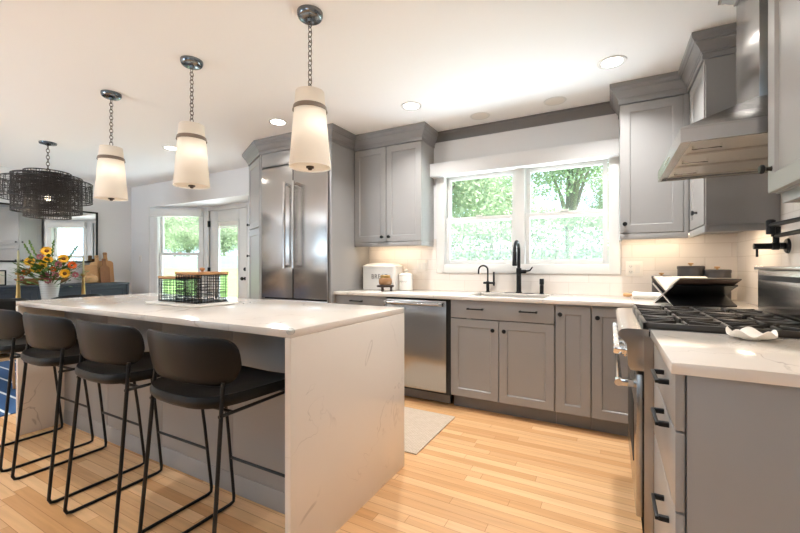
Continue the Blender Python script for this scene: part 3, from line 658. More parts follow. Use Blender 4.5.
part('body', W(t).lathe([(.023, 0), (.022, .004), (.0165, .008), (.0165, .075), (.012, .076), (.012, .080), (.0185, .081), (.0185, .128), (.015, .131)], (-.51, 3.475, .914)), M_black, t)

def plate(name, label, F, holes, kind='switch'):
    t = thing(name, label, 'outlet' if kind == 'outlet' else 'light switch', tuple(F.translation)); F = inv(t) @ F
    wd = .072 * len(holes) - (.026 * (len(holes) - 1))
    part('cover_plate', MB(F).box(-wd / 2, wd / 2, -.006, 0, -.0575, .0575, .003), M_plate, t)
    for i, h_ in enumerate(holes):
        x = (i - (len(holes) - 1) / 2) * .046
        if h_ == 's': part('rocker', MB(F).loft([[(x - .016, -.006, -.033), (x + .016, -.006, -.033), (x + .016, -.006, .033), (x - .016, -.006, .033)], [(x - .0155, -.0075, -.032), (x + .0155, -.0075, -.032), (x + .0155, -.011, .032), (x - .0155, -.011, .032)]]), M_white, t)
        else:
            r_ = part('receptacle', MB(F).box(x - .0165, x + .0165, -.009, -.005, -.034, .034, .002), M_white, t)
            mb = MB(F)
            for zz in (-.021, .021):
                for dx in (-.0065, .0065): mb.box(x + dx - .0012, x + dx + .0012, -.0098, -.008, zz - .005, zz + .005)
                mb.cyl((x, -.0098, zz - .010), (x, -.008, zz - .010), .0022, 10)
            part('slots', mb, M_dark, r_)
    return t
plate('power_outlet', 'white outlet with a switch beside it on the tiles near the corner', TR(.168, BW - .008, 1.13), ['o', 's'], 'outlet')
plate('light_switch', 'white double light switch on the tiles beside the small lidded canister', TR(-1.665, BW - .008, 1.152), ['s', 's'])
plate('light_switch', 'single white light switch on the dining wall beside the bay opening', TR(-6.76, BW, 1.27), ['s'])

def text_mesh(txt, size, m, F, parent, name='lettering', depth=.0006, sx=1.0, spacing=1.0):
    cu = bpy.data.curves.new('lettering', 'FONT'); cu.body = txt; cu.size = size; cu.extrude = depth; cu.align_x = 'CENTER'; cu.align_y = 'CENTER'; cu.space_character = spacing
    tmp = bpy.data.objects.new('tmp_text', cu); COL.objects.link(tmp)
    dg = bpy.context.evaluated_depsgraph_get(); me = bpy.data.meshes.new_from_object(tmp.evaluated_get(dg)); bpy.data.objects.remove(tmp); bpy.data.curves.remove(cu)
    me.transform(F @ Matrix.Rotation(pi / 2, 4, 'X') @ Matrix.Diagonal((sx, 1, 1, 1))); me.materials.clear(); me.materials.append(m)
    o = bpy.data.objects.new(name, me); COL.objects.link(o); o.parent = parent
    return o
t = thing('bread_box', 'white enamel bread box with a lid and dark lettering beside the refrigerator panel', 'bread box', (-2.06, 3.42, .914))
bx0, bx1, by0, by1 = -2.245, -1.86, 3.32, 3.51
bd = part('body', W(t).loft([rr(bx0 + .004, bx1 - .004, by0 + .004, by1 - .004, .9145, .03), rr(bx0, bx1, by0, by1, .92, .03), rr(bx0, bx1, by0, by1, 1.135, .03)]), M_enamel, t)
part('lid', W(t).loft([rr(bx0 - .004, bx1 + .004, by0 - .004, by1 + .004, 1.135, .034), rr(bx0 - .004, bx1 + .004, by0 - .004, by1 + .004, 1.152, .034), rr(bx0 + .03, bx1 - .03, by0 + .03, by1 - .03, 1.176, .03), rr(bx0 + .10, bx1 - .10, by0 + .07, by1 - .07, 1.184, .02)]), M_enamel, t)
for x in (bx0, bx1):
    s_ = -1 if x == bx0 else 1
    part('side_handle', W(t).tube([(x, 3.385, 1.06), (x + s_ * .022, 3.39, 1.055), (x + s_ * .024, 3.415, 1.052), (x + s_ * .022, 3.44, 1.055), (x, 3.445, 1.06)], .005, 8), M_enamel, t)
text_mesh('BREAD', .066, M_ink, inv(t) @ TR(-2.03, by0 - .0005, 1.045), bd, sx=.9, spacing=1.15)
t = thing('lidded_canister', 'small white lidded canister beside the bread box under the double switch', 'canister', (-1.775, 3.40, .914))
cv = part('body', W(t).lathe([(.062, 0), (.068, .006), (.068, .135), (.066, .140)], (-1.775, 3.40, .9145), n=32), M_white, t)
ld = part('lid', W(t).lathe([(.066, .140), (.069, .142), (.069, .152), (.05, .165), (.018, .170)], (-1.775, 3.40, .9145), n=32), M_white, t)
part('knob', W(t).lathe([(.012, .168), (.008, .178), (.02, .186), (.022, .196), (.012, .204), (.002, .206)], (-1.775, 3.40, .9145), n=20), M_white, ld)
part('script_mark', W(t).tube([(-1.815 + .011 * i, 3.40 - math.sqrt(.0685 ** 2 - (-.04 + .011 * i) ** 2), 1.0 + (.008 if i % 2 else -.006)) for i in range(8)], .0016, 6), M_ink, cv)
t = thing('riser_stand', 'small dark wooden riser stand under the amber candle jar', 'stand', (-1.87, 3.16, .914))
part('top', W(t).lathe([(.078, .040), (.082, .044), (.082, .054), (.078, .058)], (-1.87, 3.16, .914), n=32), M_woodd, t)
for k in range(3):
    a = k * 2 * pi / 3 + .5; part('leg', W(t).lathe([(.010, 0), (.014, .012), (.009, .022), (.014, .041)], (-1.87 + .055 * math.cos(a), 3.16 + .055 * math.sin(a), .9142), n=14), M_woodd, t)
t = thing('candle_jar', 'amber glass candle jar with a lid on the dark riser stand', 'candle', (-1.87, 3.16, .972))
part('jar', W(t).lathe([(.045, 0), (.058, .006), (.063, .025), (.063, .05), (.055, .066), (.044, .070)], (-1.87, 3.16, .9725), n=28), M_amber, t)
part('lid', W(t).lathe([(.046, .070), (.048, .072), (.048, .090), (.044, .094), (.012, .095), (.002, .096)], (-1.87, 3.16, .9725), n=28), M_brass, t)

for (x, y, r, h, lb) in ((.335, 3.43, .060, .168, 'smallest charcoal lidded canister, partly hidden by the open cookbook'), (.505, 3.40, .078, .24, 'tallest charcoal lidded canister standing in the back corner'), (.645, 3.36, .074, .215, 'medium charcoal lidded canister closest to the side wall tiles')):
    t = thing('storage_canister', lb, 'canister', (x, y, .914), group='charcoal canisters in the corner')
    part('body', MB().lathe([(r - .004, 0.0005), (r, .004), (r, h - .022)], n=32), M_can, t)
    l_ = part('lid', MB().lathe([(r + .002, h - .022), (r + .003, h - .018), (r + .003, h - .004), (r - .004, h)], n=32), M_can, t)
    part('knob', MB().lathe([(.007, h), (.007, h + .007), (.017, h + .013), (.016, h + .020), (.003, h + .022)], n=18), M_wood2, l_)
t = thing('rolling_pin', 'white marble rolling pin with wooden handles lying on the back counter', 'rolling pin', (.25, 3.28, .914), math.radians(-9))
part('roller', MB().lathe([(.020, -.105), (.0255, -.098), (.0255, .098), (.020, .105)], (0, 0, .027), (1, 0, 0), 24), M_white, t)
for s_ in (-1, 1): part('handle', MB().lathe([(.008, .104), (.008, .110), (.013, .122), (.015, .145), (.012, .163), (.003, .167)], (0, 0, .027), (s_, 0, 0), 16), M_wood2, t)

# crossed-board book stand with an open book
BSX0, BSX1, BSY = .285, .60, 2.84
t = thing('book_stand', 'black crossed-board book stand on the counter behind the range', 'book stand', (.44, BSY, .914))
def slab(mb, p, q, th, x0, x1):
    p, q = Vector((0, *p)), Vector((0, *q)); d = (q - p).normalized(); nn = Vector((0, -d.z, d.y)) * th / 2
    c = [p + nn, q + nn, q - nn, p - nn]
    mb.loft([[(x0, v.y, v.z) for v in c], [(x1, v.y, v.z) for v in c]])
t2 = math.radians(0)
F = inv(t) @ TR(.285, 2.84, 0) @ RZ(math.radians(21))
mb = MB(F); slab(mb, (-.105, .922), (.115, 1.042), .008, 0, .34); part('board', mb, M_black, t)
mb = MB(F); slab(mb, (.105, .922), (-.115, 1.042), .008, .002, .338); part('board', mb, M_black, t)
mb = MB(F); slab(mb, (-.106, .9215), (.1155, 1.0425), .0095, -.0035, .0); part('edge_strip', mb, M_steelb, t)
mb = MB(F); slab(mb, (.106, .9215), (-.1155, 1.0425), .0095, -.0025, .002); part('edge_strip', mb, M_steelb, t)
part('back_board', MB(F).box(.04, .30, .0, .008, .925, .972), M_black, t)
t = thing('open_book', 'open cookbook with pale pages resting on the black book stand', 'book', (.44, BSY, 1.0))
F = inv(t) @ TR(.285, 2.84, 0) @ RZ(math.radians(21))
mb = MB(F); slab(mb, (.012, 1.0), (.155, 1.078), .006, .01, .33); slab(mb, (-.155, 1.078), (-.012, 1.0), .006, .01, .33); part('cover', mb, M_woodd, t)
for s_ in (-1, 1):
    rings = []
    for i in range(9):
        u = i / 8; yy = s_ * (.006 + .150 * u); yy = s_ * (.006 + .138 * u); zz = 1.003 + .080 * u + .012 * math.sin(pi * u); zb2 = 1.0015 + .0765 * u
        rings.append([(.016, yy, zb2), (.324, yy, zb2), (.324, yy, zz + .003), (.016, yy, zz + .003)])
    part('page_block', MB(F).loft(rings), M_paper, t)

# wavy dish
t = thing('wavy_dish', 'small white dish with a wavy rim on the counter nearest the camera', 'dish', (.405, 1.655, .9145))
mb = MB(); rings = []
for r, h, wv in ((.003, .004, 0), (.035, .004, 0), (.055, .010, .003), (.072, .024, .010), (.080, .034, .014), (.078, .037, .014), (.070, .029, .010), (.054, .016, .003), (.034, .010, 0), (.003, .009, 0)):
    rings.append([(r * .8 * math.cos(a), r * math.sin(a) * .7, max(0, .68 * (h + wv * math.sin(5 * a + .6)))) for a in [2 * pi * i / 60 for i in range(60)]])
mb.loft(rings, caps=True); mb.bm.faces.ensure_lookup_table()
single_o = part('bowl', mb, M_white, t)
mb = MB().lathe([(.024, 0), (.025, .003), (.015, .004)], n=30); part('foot_ring', mb, M_white, t)

# ------------------------------------------------------------------ island with its stools and what stands on it
IX0, IX1, IY0, IY1 = -3.554, -1.042, 1.071, 1.977
t = thing('kitchen_island', 'long kitchen island with white quartz waterfall ends and grey panels', 'kitchen island', ((IX0 + IX1) / 2, (IY0 + IY1) / 2, 0))
part('countertop', W(t).box(IX0, IX1, IY0, IY1, .884, .914, .003), M_quartz, t)
for x in (IX0, IX1 - .03): part('waterfall_panel', W(t).box(x, x + .03, IY0, IY1, 0, .8835, .002), M_quartz, t)
part('cabinet_base', W(t).box(IX0 + .031, IX1 - .031, 1.344, 1.93, 0, .8835), M_cab, t)
mb = W(t); npn = 4; pw = (IX1 - IX0 - .062) / npn
for i in range(npn): mb.box(IX0 + .031 + i * pw + .001, IX0 + .031 + (i + 1) * pw - .001, 1.326, 1.345, .10, .8835, .001)
mb.box(IX0 + .031, IX1 - .031, 1.324, 1.345, 0, .099, .001)
part('back_panel', mb, M_cab, t)
FI = inv(t) @ TR(IX1 - .032, 1.951, 0) @ RZ(pi)
dw = (IX1 - IX0 - .066) / 4
for i in range(4):
    fronts(t, FI, [('drawer', i * dw + .003, (i + 1) * dw - .001, .72, .875, ((i + .5) * dw, .80, 'p')), ('door', i * dw + .003, (i + 1) * dw - .001, .115, .712, ((i + (.9 if i % 2 == 0 else .1)) * dw, .65, 'k'))])
for (x, y, lb) in ((IX1 - .003, IY0 + .003, 'clear plastic corner guard on the island corner nearest the stools'), (IX1 - .003, IY1 - .003, 'clear plastic corner guard on the island corner facing the dishwasher')):
    single('corner_guard', MB().ball((x, y, .909), .016, .016, .013, 16, 10), M_clear, lb, 'corner guard', 'corner guards on the island')

def make_stool(label):
    t = thing('bar_stool', label, 'bar stool', (-1.388, 1.05, 0), 0, 'black bar stools at the island')
    R = .0075; hw_ = .216
    # seat pad
    mb = MB(); rings = []
    K = 40
    def outline(s, zf):
        pts = []
        for i in range(K):
            a = 2 * pi * i / K; c, q = math.cos(a), math.sin(a); e = .5
            x = math.copysign(abs(c) ** e, c) * .230 * s; y = math.copysign(abs(q) ** e, q) * .228 * s + .010
            pts.append((x, y, zf(x, y)))
        return pts
    sad = lambda x, y: .018 * (x / .23) ** 2 - .010 * (y / .2)
    for s, dz in ((.001, .018), (.6, .018), (.9, .017), (.975, .026), (1.0, .010), (1.0, -.004), (.97, -.011), (.86, -.015), (.001, -.015)):
        dz2 = dz
        rings.append(outline(s, lambda x, y, d=dz2: .654 + d + sad(x, y) * (1 if d > -.01 else .8) - (.014 * (1 - min(1, (x / .2) ** 2 + (y / .2) ** 2)) if d > 0 else 0)))
    mb.loft(rings, caps=True); part('seat', mb, M_leather, t)
    # back shell: shallow curve, wider at the top, rounded corners
    mb = MB(); rings = []; NA = 36
    for i in range(NA + 1):
        u = -math.cos(pi * i / NA); au = abs(u)
        ht_ = max(.010, .092 * (1 - au ** 14) ** .5); hb_ = max(.010, .088 * (1 - au ** 7) ** .5)
        ring = []
        for k in range(16):
            b_ = 2 * pi * k / 16; c, q = math.cos(b_), math.sin(b_)
            oz = math.copysign(abs(q) ** .5, q) * (ht_ if q > 0 else hb_); on = math.copysign(abs(c) ** .8, c) * .0165 * (.25 + .75 * max(0, 1 - au ** 8))
            hw2 = .272 + .014 * (oz / .086); x = u * hw2 - .018
            y = -.188 + .062 * u * u - oz * .10 - on
            ring.append((x, y, .814 + oz - .008 * au * au))
        rings.append(ring)
    mb.loft(rings, caps=True); part('backrest', mb, M_leather, t)
    for s in (-1, 1):
        rl = [(s * .203, -.158, .745), (s * .211, -.190, .35), (s * hw_, -.218, .03), (s * hw_, -.210, .012), (s * hw_, -.19, R), (s * hw_, .195, R), (s * hw_, .216, .013), (s * hw_, .218, .035), (s * .211, .185, .35), (s * .205, .150, .636)]
        part('leg', MB().tube(rl, R, 10), M_black, t)
    part('footrest', MB().tube([(-.213, .198, .235), (.213, .198, .235)], .0065, 10), M_black, t)
    mb = MB()
    for s in (-1, 1): mb.tube([(s * .206, -.176, .632), (s * .205, .152, .632)], .0065, 10)
    mb.tube([(-.206, .150, .632), (.206, .150, .632)], .0065, 10).tube([(-.206, -.12, .632), (.206, -.12, .632)], .0065, 10)
    part('seat_frame', mb, M_black, t)
    return t
s0 = make_stool('black leather bar stool with sled legs at the waterfall end, nearest the camera')
dup(s0, (-1.988, 1.05, 0), label='black leather bar stool with sled legs, second from the near waterfall end')
dup(s0, (-2.588, 1.05, 0), label='black leather bar stool with sled legs, third from the near waterfall end')
dup(s0, (-3.188, 1.05, 0), label='black leather bar stool with sled legs at the dining end, farthest along the island')

# pale board and two wire boxes with wooden lids
t = thing('serving_board', 'pale marble serving board under the two black wire boxes', 'board', (-2.33, 1.52, .914))
part('slab', W(t).loft([rr(-2.575, -2.05, 1.375, 1.66, .9165, .02), rr(-2.578, -2.047, 1.372, 1.663, .920, .022), rr(-2.578, -2.047, 1.372, 1.663, .926, .022), rr(-2.575, -2.05, 1.375, 1.66, .929, .02)]), M_white, t)
part('foot_pads', W(t).box(-2.55, -2.53, 1.39, 1.64, .9143, .917).box(-2.095, -2.075, 1.39, 1.64, .9143, .917), M_plate, t)
def wire_box(label, x0, x1, y0, y1, z0, z1, hz):
    t = thing('wire_box', label, 'basket', ((x0 + x1) / 2, (y0 + y1) / 2, z0), group='wire boxes on the island')
    mb = W(t); r = .0016; rng = random.Random(3)
    def side(axis, c):
        a0, a1 = (x0, x1) if axis == 'x' else (y0, y1)
        P_ = (lambda u, z: (u, c, z)) if axis == 'x' else (lambda u, z: (c, u, z))
        u = a0
        while u <= a1 + .0005:
            mb.tube([P_(u, z0), P_(u, z1)], r, 4); u += .010 if rng.random() < .5 else .019
        z = z0
        while z <= z1:
            mb.tube([P_(a0, z), P_(a1, z)], r, 4); z += .009 if rng.random() < .5 else .017
    side('x', y0); side('x', y1); side('y', x0); side('y', x1)
    mb.box(x0, x1, y0, y1, z0, z0 + .002)
    for zz in (z0 + .002, z1): mb.tube([(x0, y0, zz), (x1, y0, zz), (x1, y1, zz), (x0, y1, zz)], .0028, 6, loop=True)
    part('wire_body', mb, M_black, t)
    l_ = part('lid', W(t).box(x0 - .004, x1 + .004, y0 - .004, y1 + .004, z1 + .003, z1 + .019, .003), M_wood, t)
    part('knob', W(t).lathe([(.008, 0), (.007, .006), (.015, .012), (.016, .020), (.010, .026), (.002, .027)], ((x0 + x1) / 2, (y0 + y1) / 2, z1 + .019), n=16), M_wood, l_)
wire_box('larger black wire box with a wooden lid on the marble board', -2.345, -2.138, 1.435, 1.645, .9295, 1.098, 0)
wire_box('smaller black wire box with a wooden lid on the marble board', -2.555, -2.372, 1.452, 1.622, .9295, 1.070, 0)

# ------------------------------------------------------------------ lamps
def chain(mb, x, y, z0, z1, L_=.034, Wd=.011, r=.0022):
    k = max(2, round((z1 - z0) / (L_ * .72))); st = (z1 - z0) / k
    for i in range(k):
        zc = z0 + (i + .5) * st; h = st * .66; ax = i % 2; pts = []
        for j in range(14):
            a = 2 * pi * j / 14; u = Wd * math.cos(a); v = h * math.sin(a)
            pts.append((x + (u if ax else 0), y + (0 if ax else u), zc + v))
        mb.tube(pts, r, 6, loop=True)
def pendant(x, y, label):
    t = thing('pendant_lamp', label, 'pendant lamp', (x, y, 2.46), group='pendant lamps over the island')
    part('canopy', MB().lathe([(.066, .0035), (.066, -.010), (.060, -.024), (.052, -.030), (.016, -.032), (.012, -.045), (.003, -.046)], n=32), M_canopy, t)
    mb = MB(); chain(mb, 0, 0, -.392, -.046); part('chain', mb, M_bronze, t)
    zt_, zb_, zo = -.408, -.798, -.505
    mb = MB(); rt, rm, rb = .073, .0825, .106; th = .0015
    mb.loft([[(r * math.cos(a), r * math.sin(a), z) for a in [2 * pi * i / 48 for i in range(48)]] for r, z in ((rt, zt_), (rb, zb_))], caps=False)
    sh = part('shade', mb, M_shade, t)
    part('band', MB().lathe([(.0815 + .0012, zo + .022), (.0822 + .0025, zo + .020), (.0868 + .0025, zo - .002), (.087 + .001, zo - .004)], n=48, caps=False), M_band, sh)
    part('diffuser', MB().lathe([(.101, zb_ + .006), (.101, zb_ + .008), (.002, zb_ + .008)], n=48), M_shade, sh)
    part('finial', MB().lathe([(.020, zb_ + .006), (.020, zb_ - .002), (.012, zb_ - .004), (.009, zb_ - .012), (.002, zb_ - .014)], n=20), M_bronze, t)
    mb = MB(); mb.lathe([(.014, zt_ + .012), (.012, zt_ - .01), (.009, zt_ - .012), (.009, zb_ + .01)], n=14)
    for k in range(3): mb.tube([(0, 0, zt_), (rt * math.cos(k * 2.094), rt * math.sin(k * 2.094), zt_ - .001)], .002, 6)
    part('stem', mb, M_bronze, t)
    part('bulb', MB().ball((0, .03, zo - .08), .022, .022, .032), M_bulb, t)
    light('pendant_bulb', 'POINT', (.035, -.01, zo - .09), (0, 0, 0), .26, (1.0, .93, .86), parent=t, shadow_soft_size=.05)
    return t
p0 = pendant(-1.365, 1.541, 'white fabric pendant lamp above the near waterfall end of the island')
p1 = dup(p0, (-2.348, 1.541, 2.46), label='white fabric pendant lamp above the middle of the island by the wire boxes')
p2 = dup(p0, (-3.330, 1.541, 2.46), label='white fabric pendant lamp above the dining end of the island')

t = thing('woven_chandelier', 'large dark woven tiered chandelier over the dining table', 'chandelier', (-5.25, 1.835, 2.46))
part('canopy', MB().lathe([(.075, .0035), (.072, -.012), (.03, -.020), (.010, -.03), (.002, -.03)], n=28), M_canopy, t)
mb = MB(); chain(mb, 0, 0, -.31, -.03, .05, .014, .003); part('chain', mb, M_bronze, t)
M_wick = mat('dark_woven_cane', lin(46, 42, 40), 0.5, noise=0.4, nscale=14)
def tier(R, z0, z1, seed):
    mb = MB(); rng = random.Random(seed); z = z0
    N_ = 40
    while z < z1:
        ph = rng.random() * 6; am = .004
        mb.tube([((R + rng.uniform(-.003, .003)) * math.cos(2 * pi * i / N_), (R + rng.uniform(-.003, .003)) * math.sin(2 * pi * i / N_), z + rng.uniform(-.003, .003)) for i in range(N_)], rng.uniform(.0026, .0042), 4, loop=True)
        z += rng.uniform(.010, .019)
    for i in range(56):
        a = 2 * pi * i / 56 + rng.uniform(-.03, .03); a2 = a + rng.uniform(-.12, .12)
        mb.tube([(R * math.cos(a), R * math.sin(a), z0), (R * math.cos(a2), R * math.sin(a2), z1)], .0028, 4)
    for zz in (z0, z1): mb.torus((0, 0, zz), (0, 0, 1), R, .006, 48, 6)
    return mb
for (R, z0, z1, sd) in ((.19, -.79, -.315, 1), (.285, -.735, -.36, 2), (.372, -.61, -.41, 3)): part('woven_drum', tier(R, z0, z1, sd), M_wick, t)
mb = MB()
for k in range(6):
    a = k * pi / 3
    for z, R in ((-.33, .19), (-.43, .372), (-.375, .285)): mb.tube([(0, 0, z), (R * math.cos(a), R * math.sin(a), z)], .004, 6)
mb.tube([(0, 0, -.31), (0, 0, -.55)], .008, 8); part('frame', mb, M_bronze, t)
part('bulb', MB().ball((0, 0, -.585), .026, .026, .038), M_bulb, t)
light('chandelier_bulb', 'POINT', (0, 0, -.66), (0, 0, 0), 4, (1, .78, .55), parent=t, shadow_soft_size=.05)

def can(x, y, label, e=10.5):
    t = thing('recessed_light', label, 'ceiling light', (x, y, CE), group='recessed ceiling lights')
    part('trim_ring', MB().lathe([(.058, -.003), (.082, -.006), (.086, -.001), (.086, -.0002)], n=36, caps=False), M_trim, t)
    part('lens', MB().lathe([(.060, -.0035), (.002, -.0035)], n=36, caps=True), M_can_lit, t)
    light('recessed_lamp', 'AREA', (0, 0, -.012), (0, 0, 0), e, (1.0, .99, .975), parent=t, shape='DISK', size=.11, spread=math.radians(130))
can(.012, 2.837, 'lit recessed ceiling light above the counter near the range hood')
can(-1.43, 2.832, 'lit recessed ceiling light above the dishwasher in front of the window crown')
can(-.45, 1.68, 'added unseen recessed ceiling light over the aisle between the island and the range', 8)  # out of view, added to lift the base cabinets
can(-2.656, 2.57, 'lit recessed ceiling light in front of the refrigerator')
can(-4.286, 2.57, 'lit recessed ceiling light between the dining pendant and the pantry')
for (x, y) in ((-2.7, .45), (-2.2, -1.5), (-5.4, -.6), (-5.9, 1.0)): can(x, y, 'added unseen recessed ceiling light outside the view', 7)  # unseen cans added as fill for the room
for (x, y, lb) in ((-.383, 3.291, 'white round ceiling speaker beside the crown over the window, nearer the corner'), (-.997, 3.308, 'white round ceiling speaker beside the crown over the window, nearer the bread box')):
    t = thing('ceiling_speaker', lb, 'speaker', (x, y, CE), group='ceiling speakers')
    part('trim_ring', MB().lathe([(.070, -.002), (.082, -.004), (.086, -.0002)], n=36, caps=False), M_trim, t)
    part('grille', MB().lathe([(.072, -.002), (.05, -.0035), (.002, -.004)], n=36), M_plate, t)

# ------------------------------------------------------------------ floor mat, rug
single('floor_mat', MB().box(-1.90, -1.035, 2.12, 2.79, .001, .009, .003), M_jute, 'beige woven floor mat between the island and the dishwasher', 'mat')
single('area_rug', MB().box(-6.4, -4.085, .55, 3.15, .001, .010, .002), M_rug, 'blue rug with thin white stripes under the dining table', 'rug')

# ------------------------------------------------------------------ dining side
t = thing('dining_table', 'dark dining table beyond the island under the woven chandelier', 'table', (-5.25, 1.85, .0))
part('tabletop', W(t).box(-5.72, -4.80, .95, 2.75, .725, .76, .006), M_table, t)
for x in (-5.62, -4.90):
    for y in (1.06, 2.64): part('leg', W(t).loft([[(x - .025, y - .025, .0105), (x + .025, y - .025, .0105), (x + .025, y + .025, .0105), (x - .025, y + .025, .0105)], [(x - .04, y - .04, .725), (x + .04, y - .04, .725), (x + .04, y + .04, .725), (x - .04, y + .04, .725)]]), M_table, t)
def dining_chair(x, y, rz, label):
    t = thing('dining_chair', label, 'chair', (x, y, .0105), rz, 'dark dining chairs')
    part('seat', MB().loft([rr(-.21, .21, -.20, .22, .43, .06), rr(-.225, .225, -.215, .235, .45, .07), rr(-.215, .215, -.205, .225, .475, .07)]), M_leather, t)
    mb = MB(); rings = []
    for i in range(21):
        u = -1 + i / 10; a = u * 1.15; cx_, cy_ = .25 * math.sin(a), .04 - .27 * math.cos(a); nn = Vector((math.sin(a), -math.cos(a), 0)); hh = .105 * (1 - .45 * abs(u) ** 3)
        rings.append([Vector((cx_, cy_, .765 + math.copysign(abs(math.sin(b)) ** .5, math.sin(b)) * hh)) + nn * .014 * math.cos(b) for b in [2 * pi * k / 12 for k in range(12)]])
    part('backrest', mb.loft(rings), M_leather, t)
    for sx in (-1, 1):
        part('leg', MB().tube([(sx * .20, .20, 0), (sx * .17, .17, .44)], [.011, .017], 10), M_wood2, t)
        part('leg', MB().tube([(sx * .21, -.22, 0), (sx * .19, -.185, .44), (sx * .185, -.165, .72)], [.011, .017, .013], 10), M_wood2, t)
    return t
c0 = dining_chair(-4.68, 1.83, pi / 2, 'dark dining chair drawn up to the near long side of the table, under the vase')
dup(c0, (-4.68, 1.26, .0105), label='dark dining chair at the near long side of the table, beside the last bar stool')
t = thing('ribbed_vase', 'white ribbed vase holding the flowers on the dining table', 'vase', (-5.25, 1.85, .76))
prof = [(.052, .0005)]
for i in range(40):
    h = .004 + .236 * i / 39; prof.append((.060 + .028 * (i / 39) + (.003 if (i % 4) in (1, 2) else 0), h))
prof += [(.083, .240), (.078, .225), (.055, .06), (.002, .055)]
part('body', MB().lathe(prof, n=32), M_white, t)
def petal_flower(name, label, c, d, R, m, npet, group, rows=2, centre=True):
    t = thing(name, label, 'flower', c, group=group); d = Vector(d).normalized(); u = d.orthogonal().normalized(); v = d.cross(u)
    mb = MB()
    for rw in range(rows):
        for k in range(npet):
            a = 2 * pi * (k + .5 * rw) / npet; rad = u * math.cos(a) + v * math.sin(a); tn = d.cross(rad)
            r0 = R * .25; r1 = R * (1 - .2 * rw); wd = R * .26; up = d * R * (.12 + .22 * rw)
            p = [rad * r0 + d * .002 * rw, rad * (r0 + r1) * .5 + tn * wd + up * .6, rad * r1 + up, rad * (r0 + r1) * .5 - tn * wd + up * .6]
            vs_ = [mb._v(q) for q in p] + [mb._v(q - d * .004) for q in p]
            mb.bm.faces.new(vs_[:4]); mb.bm.faces.new(vs_[7:3:-1])
            for i in range(4): mb.bm.faces.new([vs_[i], vs_[(i + 1) % 4], vs_[4 + (i + 1) % 4], vs_[4 + i]])
    part('petals', mb, m, t, smooth=0)
    if centre: part('centre', MB().lathe([(R * .32, -.004), (R * .34, .006), (R * .22, .014), (.001, .017)], axis=d, n=16), M_seed, t)
    base = Vector((-5.25, 1.85, .90)) - Vector(c)
    part('stem', MB().tube([(0, 0, 0), tuple(-d * .05 + base * .25), tuple(base)], .0035, 6), M_greenleaf, t)
rng = random.Random(11)
cd = Vector((5.25, -1.85, .25)).normalized()
side_ = Vector((.8792, .4764, 0))
def fpos(u, h, dd): p = Vector((-5.25, 1.85, 0)) + side_ * u + Vector((5.25, -1.85, 0)).normalized() * dd; return (p.x, p.y, h)
YEL = [(-.21, 1.20, .06, .062), (-.14, 1.13, .14, .066), (-.02, 1.22, .13, .054), (.155, 1.075, .16, .060), (-.03, 1.31, .02, .068), (.145, 1.23, .05, .062), (-.075, 1.16, .17, .05)]
for u, h, dd, R in YEL: petal_flower('yellow_daisy', 'golden yellow daisy bloom among the flowers in the white vase', fpos(u, h, dd), cd + side_ * u * 2 + Vector((0, 0, (h - 1.1) * 2.2)), R * .84, M_yellow, 16, 'yellow blooms in the vase')
for u, h, dd, R in ((-.245, 1.09, .09, .055), (.235, 1.16, .06, .055), (.03, 1.12, .14, .04)): petal_flower('orange_rose', 'orange rose bloom among the flowers in the white vase', fpos(u, h, dd), cd + side_ * u * 2 + Vector((0, 0, .3)), R * .85, M_orange, 9, 'orange blooms in the vase', 3, False)
for u, h, dd, R in ((-.05, 1.05, .18, .045), (.06, 1.06, .17, .038), (.09, 1.17, .13, .038), (-.10, 1.25, .08, .036), (.27, 1.06, .05, .036), (-.30, 1.02, .05, .036), (-.02, 1.0, .18, .035)): petal_flower('pink_stock', 'dusty pink small bloom among the flowers in the white vase', fpos(u, h, dd), cd + side_ * u * 2 + Vector((0, 0, .2)), R, M_pink, 8, 'pink blooms in the vase', 3, False)
for u, h in ((-.22, 1.42), (.04, 1.42), (.29, 1.36), (-.27, 1.38)):
    c = fpos(u, h, .0); t = thing('green_bud_spike', 'tall green bud spike rising out of the flowers in the vase', 'flower', c, group='green spikes in the vase')
    mb = MB(); base = Vector((-5.25, 1.85, .95)) - Vector(c); dv = base.normalized()
    for k in range(12): mb.ball(tuple(dv * .014 * k + Vector((.006 * math.cos(k * 2.4), .006 * math.sin(k * 2.4), 0))), .008, .008, .011, 8, 6)
    part('buds', mb, M_greenleaf, t); part('stem', MB().tube([(0, 0, 0), tuple(base)], .0035, 6), M_greenleaf, t)
mb = MB()
for k in range(620):
    th = rng.uniform(0, 2 * pi); ph = rng.uniform(-.3, 1.1); r = rng.uniform(.10, .25)
    c = Vector((-5.25, 1.85, 1.07)) + Vector((math.cos(th) * math.cos(ph) * r * 1.15, math.sin(th) * math.cos(ph) * r * 1.15, math.sin(ph) * r * .8))
    if k % 12 == 0: c = Vector((-5.25, 1.85, 1.0)) + Vector((math.cos(th) * rng.uniform(.22, .34), math.sin(th) * rng.uniform(.22, .34), rng.uniform(-.06, .1)))
    d = Vector((math.cos(th), math.sin(th), rng.uniform(-.3, .7))).normalized(); tn = d.cross(Vector((0, 0, 1))).normalized(); L_ = rng.uniform(.04, .085)
    vv = [mb._v(c), mb._v(c + d * L_ * .5 + tn * L_ * .28), mb._v(c + d * L_), mb._v(c + d * L_ * .5 - tn * L_ * .28)]; mb.bm.faces.new(vv)
for k in range(10):
    a = k * .63; mb.tube([(-5.25, 1.85, .93), (-5.25 + .09 * math.cos(a), 1.85 + .09 * math.sin(a), 1.0), (-5.25 + .2 * math.cos(a), 1.85 + .2 * math.sin(a), 1.08)], .003, 5)
single('bouquet_foliage', mb, M_greenleaf, 'green filler leaves of the flowers in the white vase', 'foliage', kind='stuff', smooth=0)
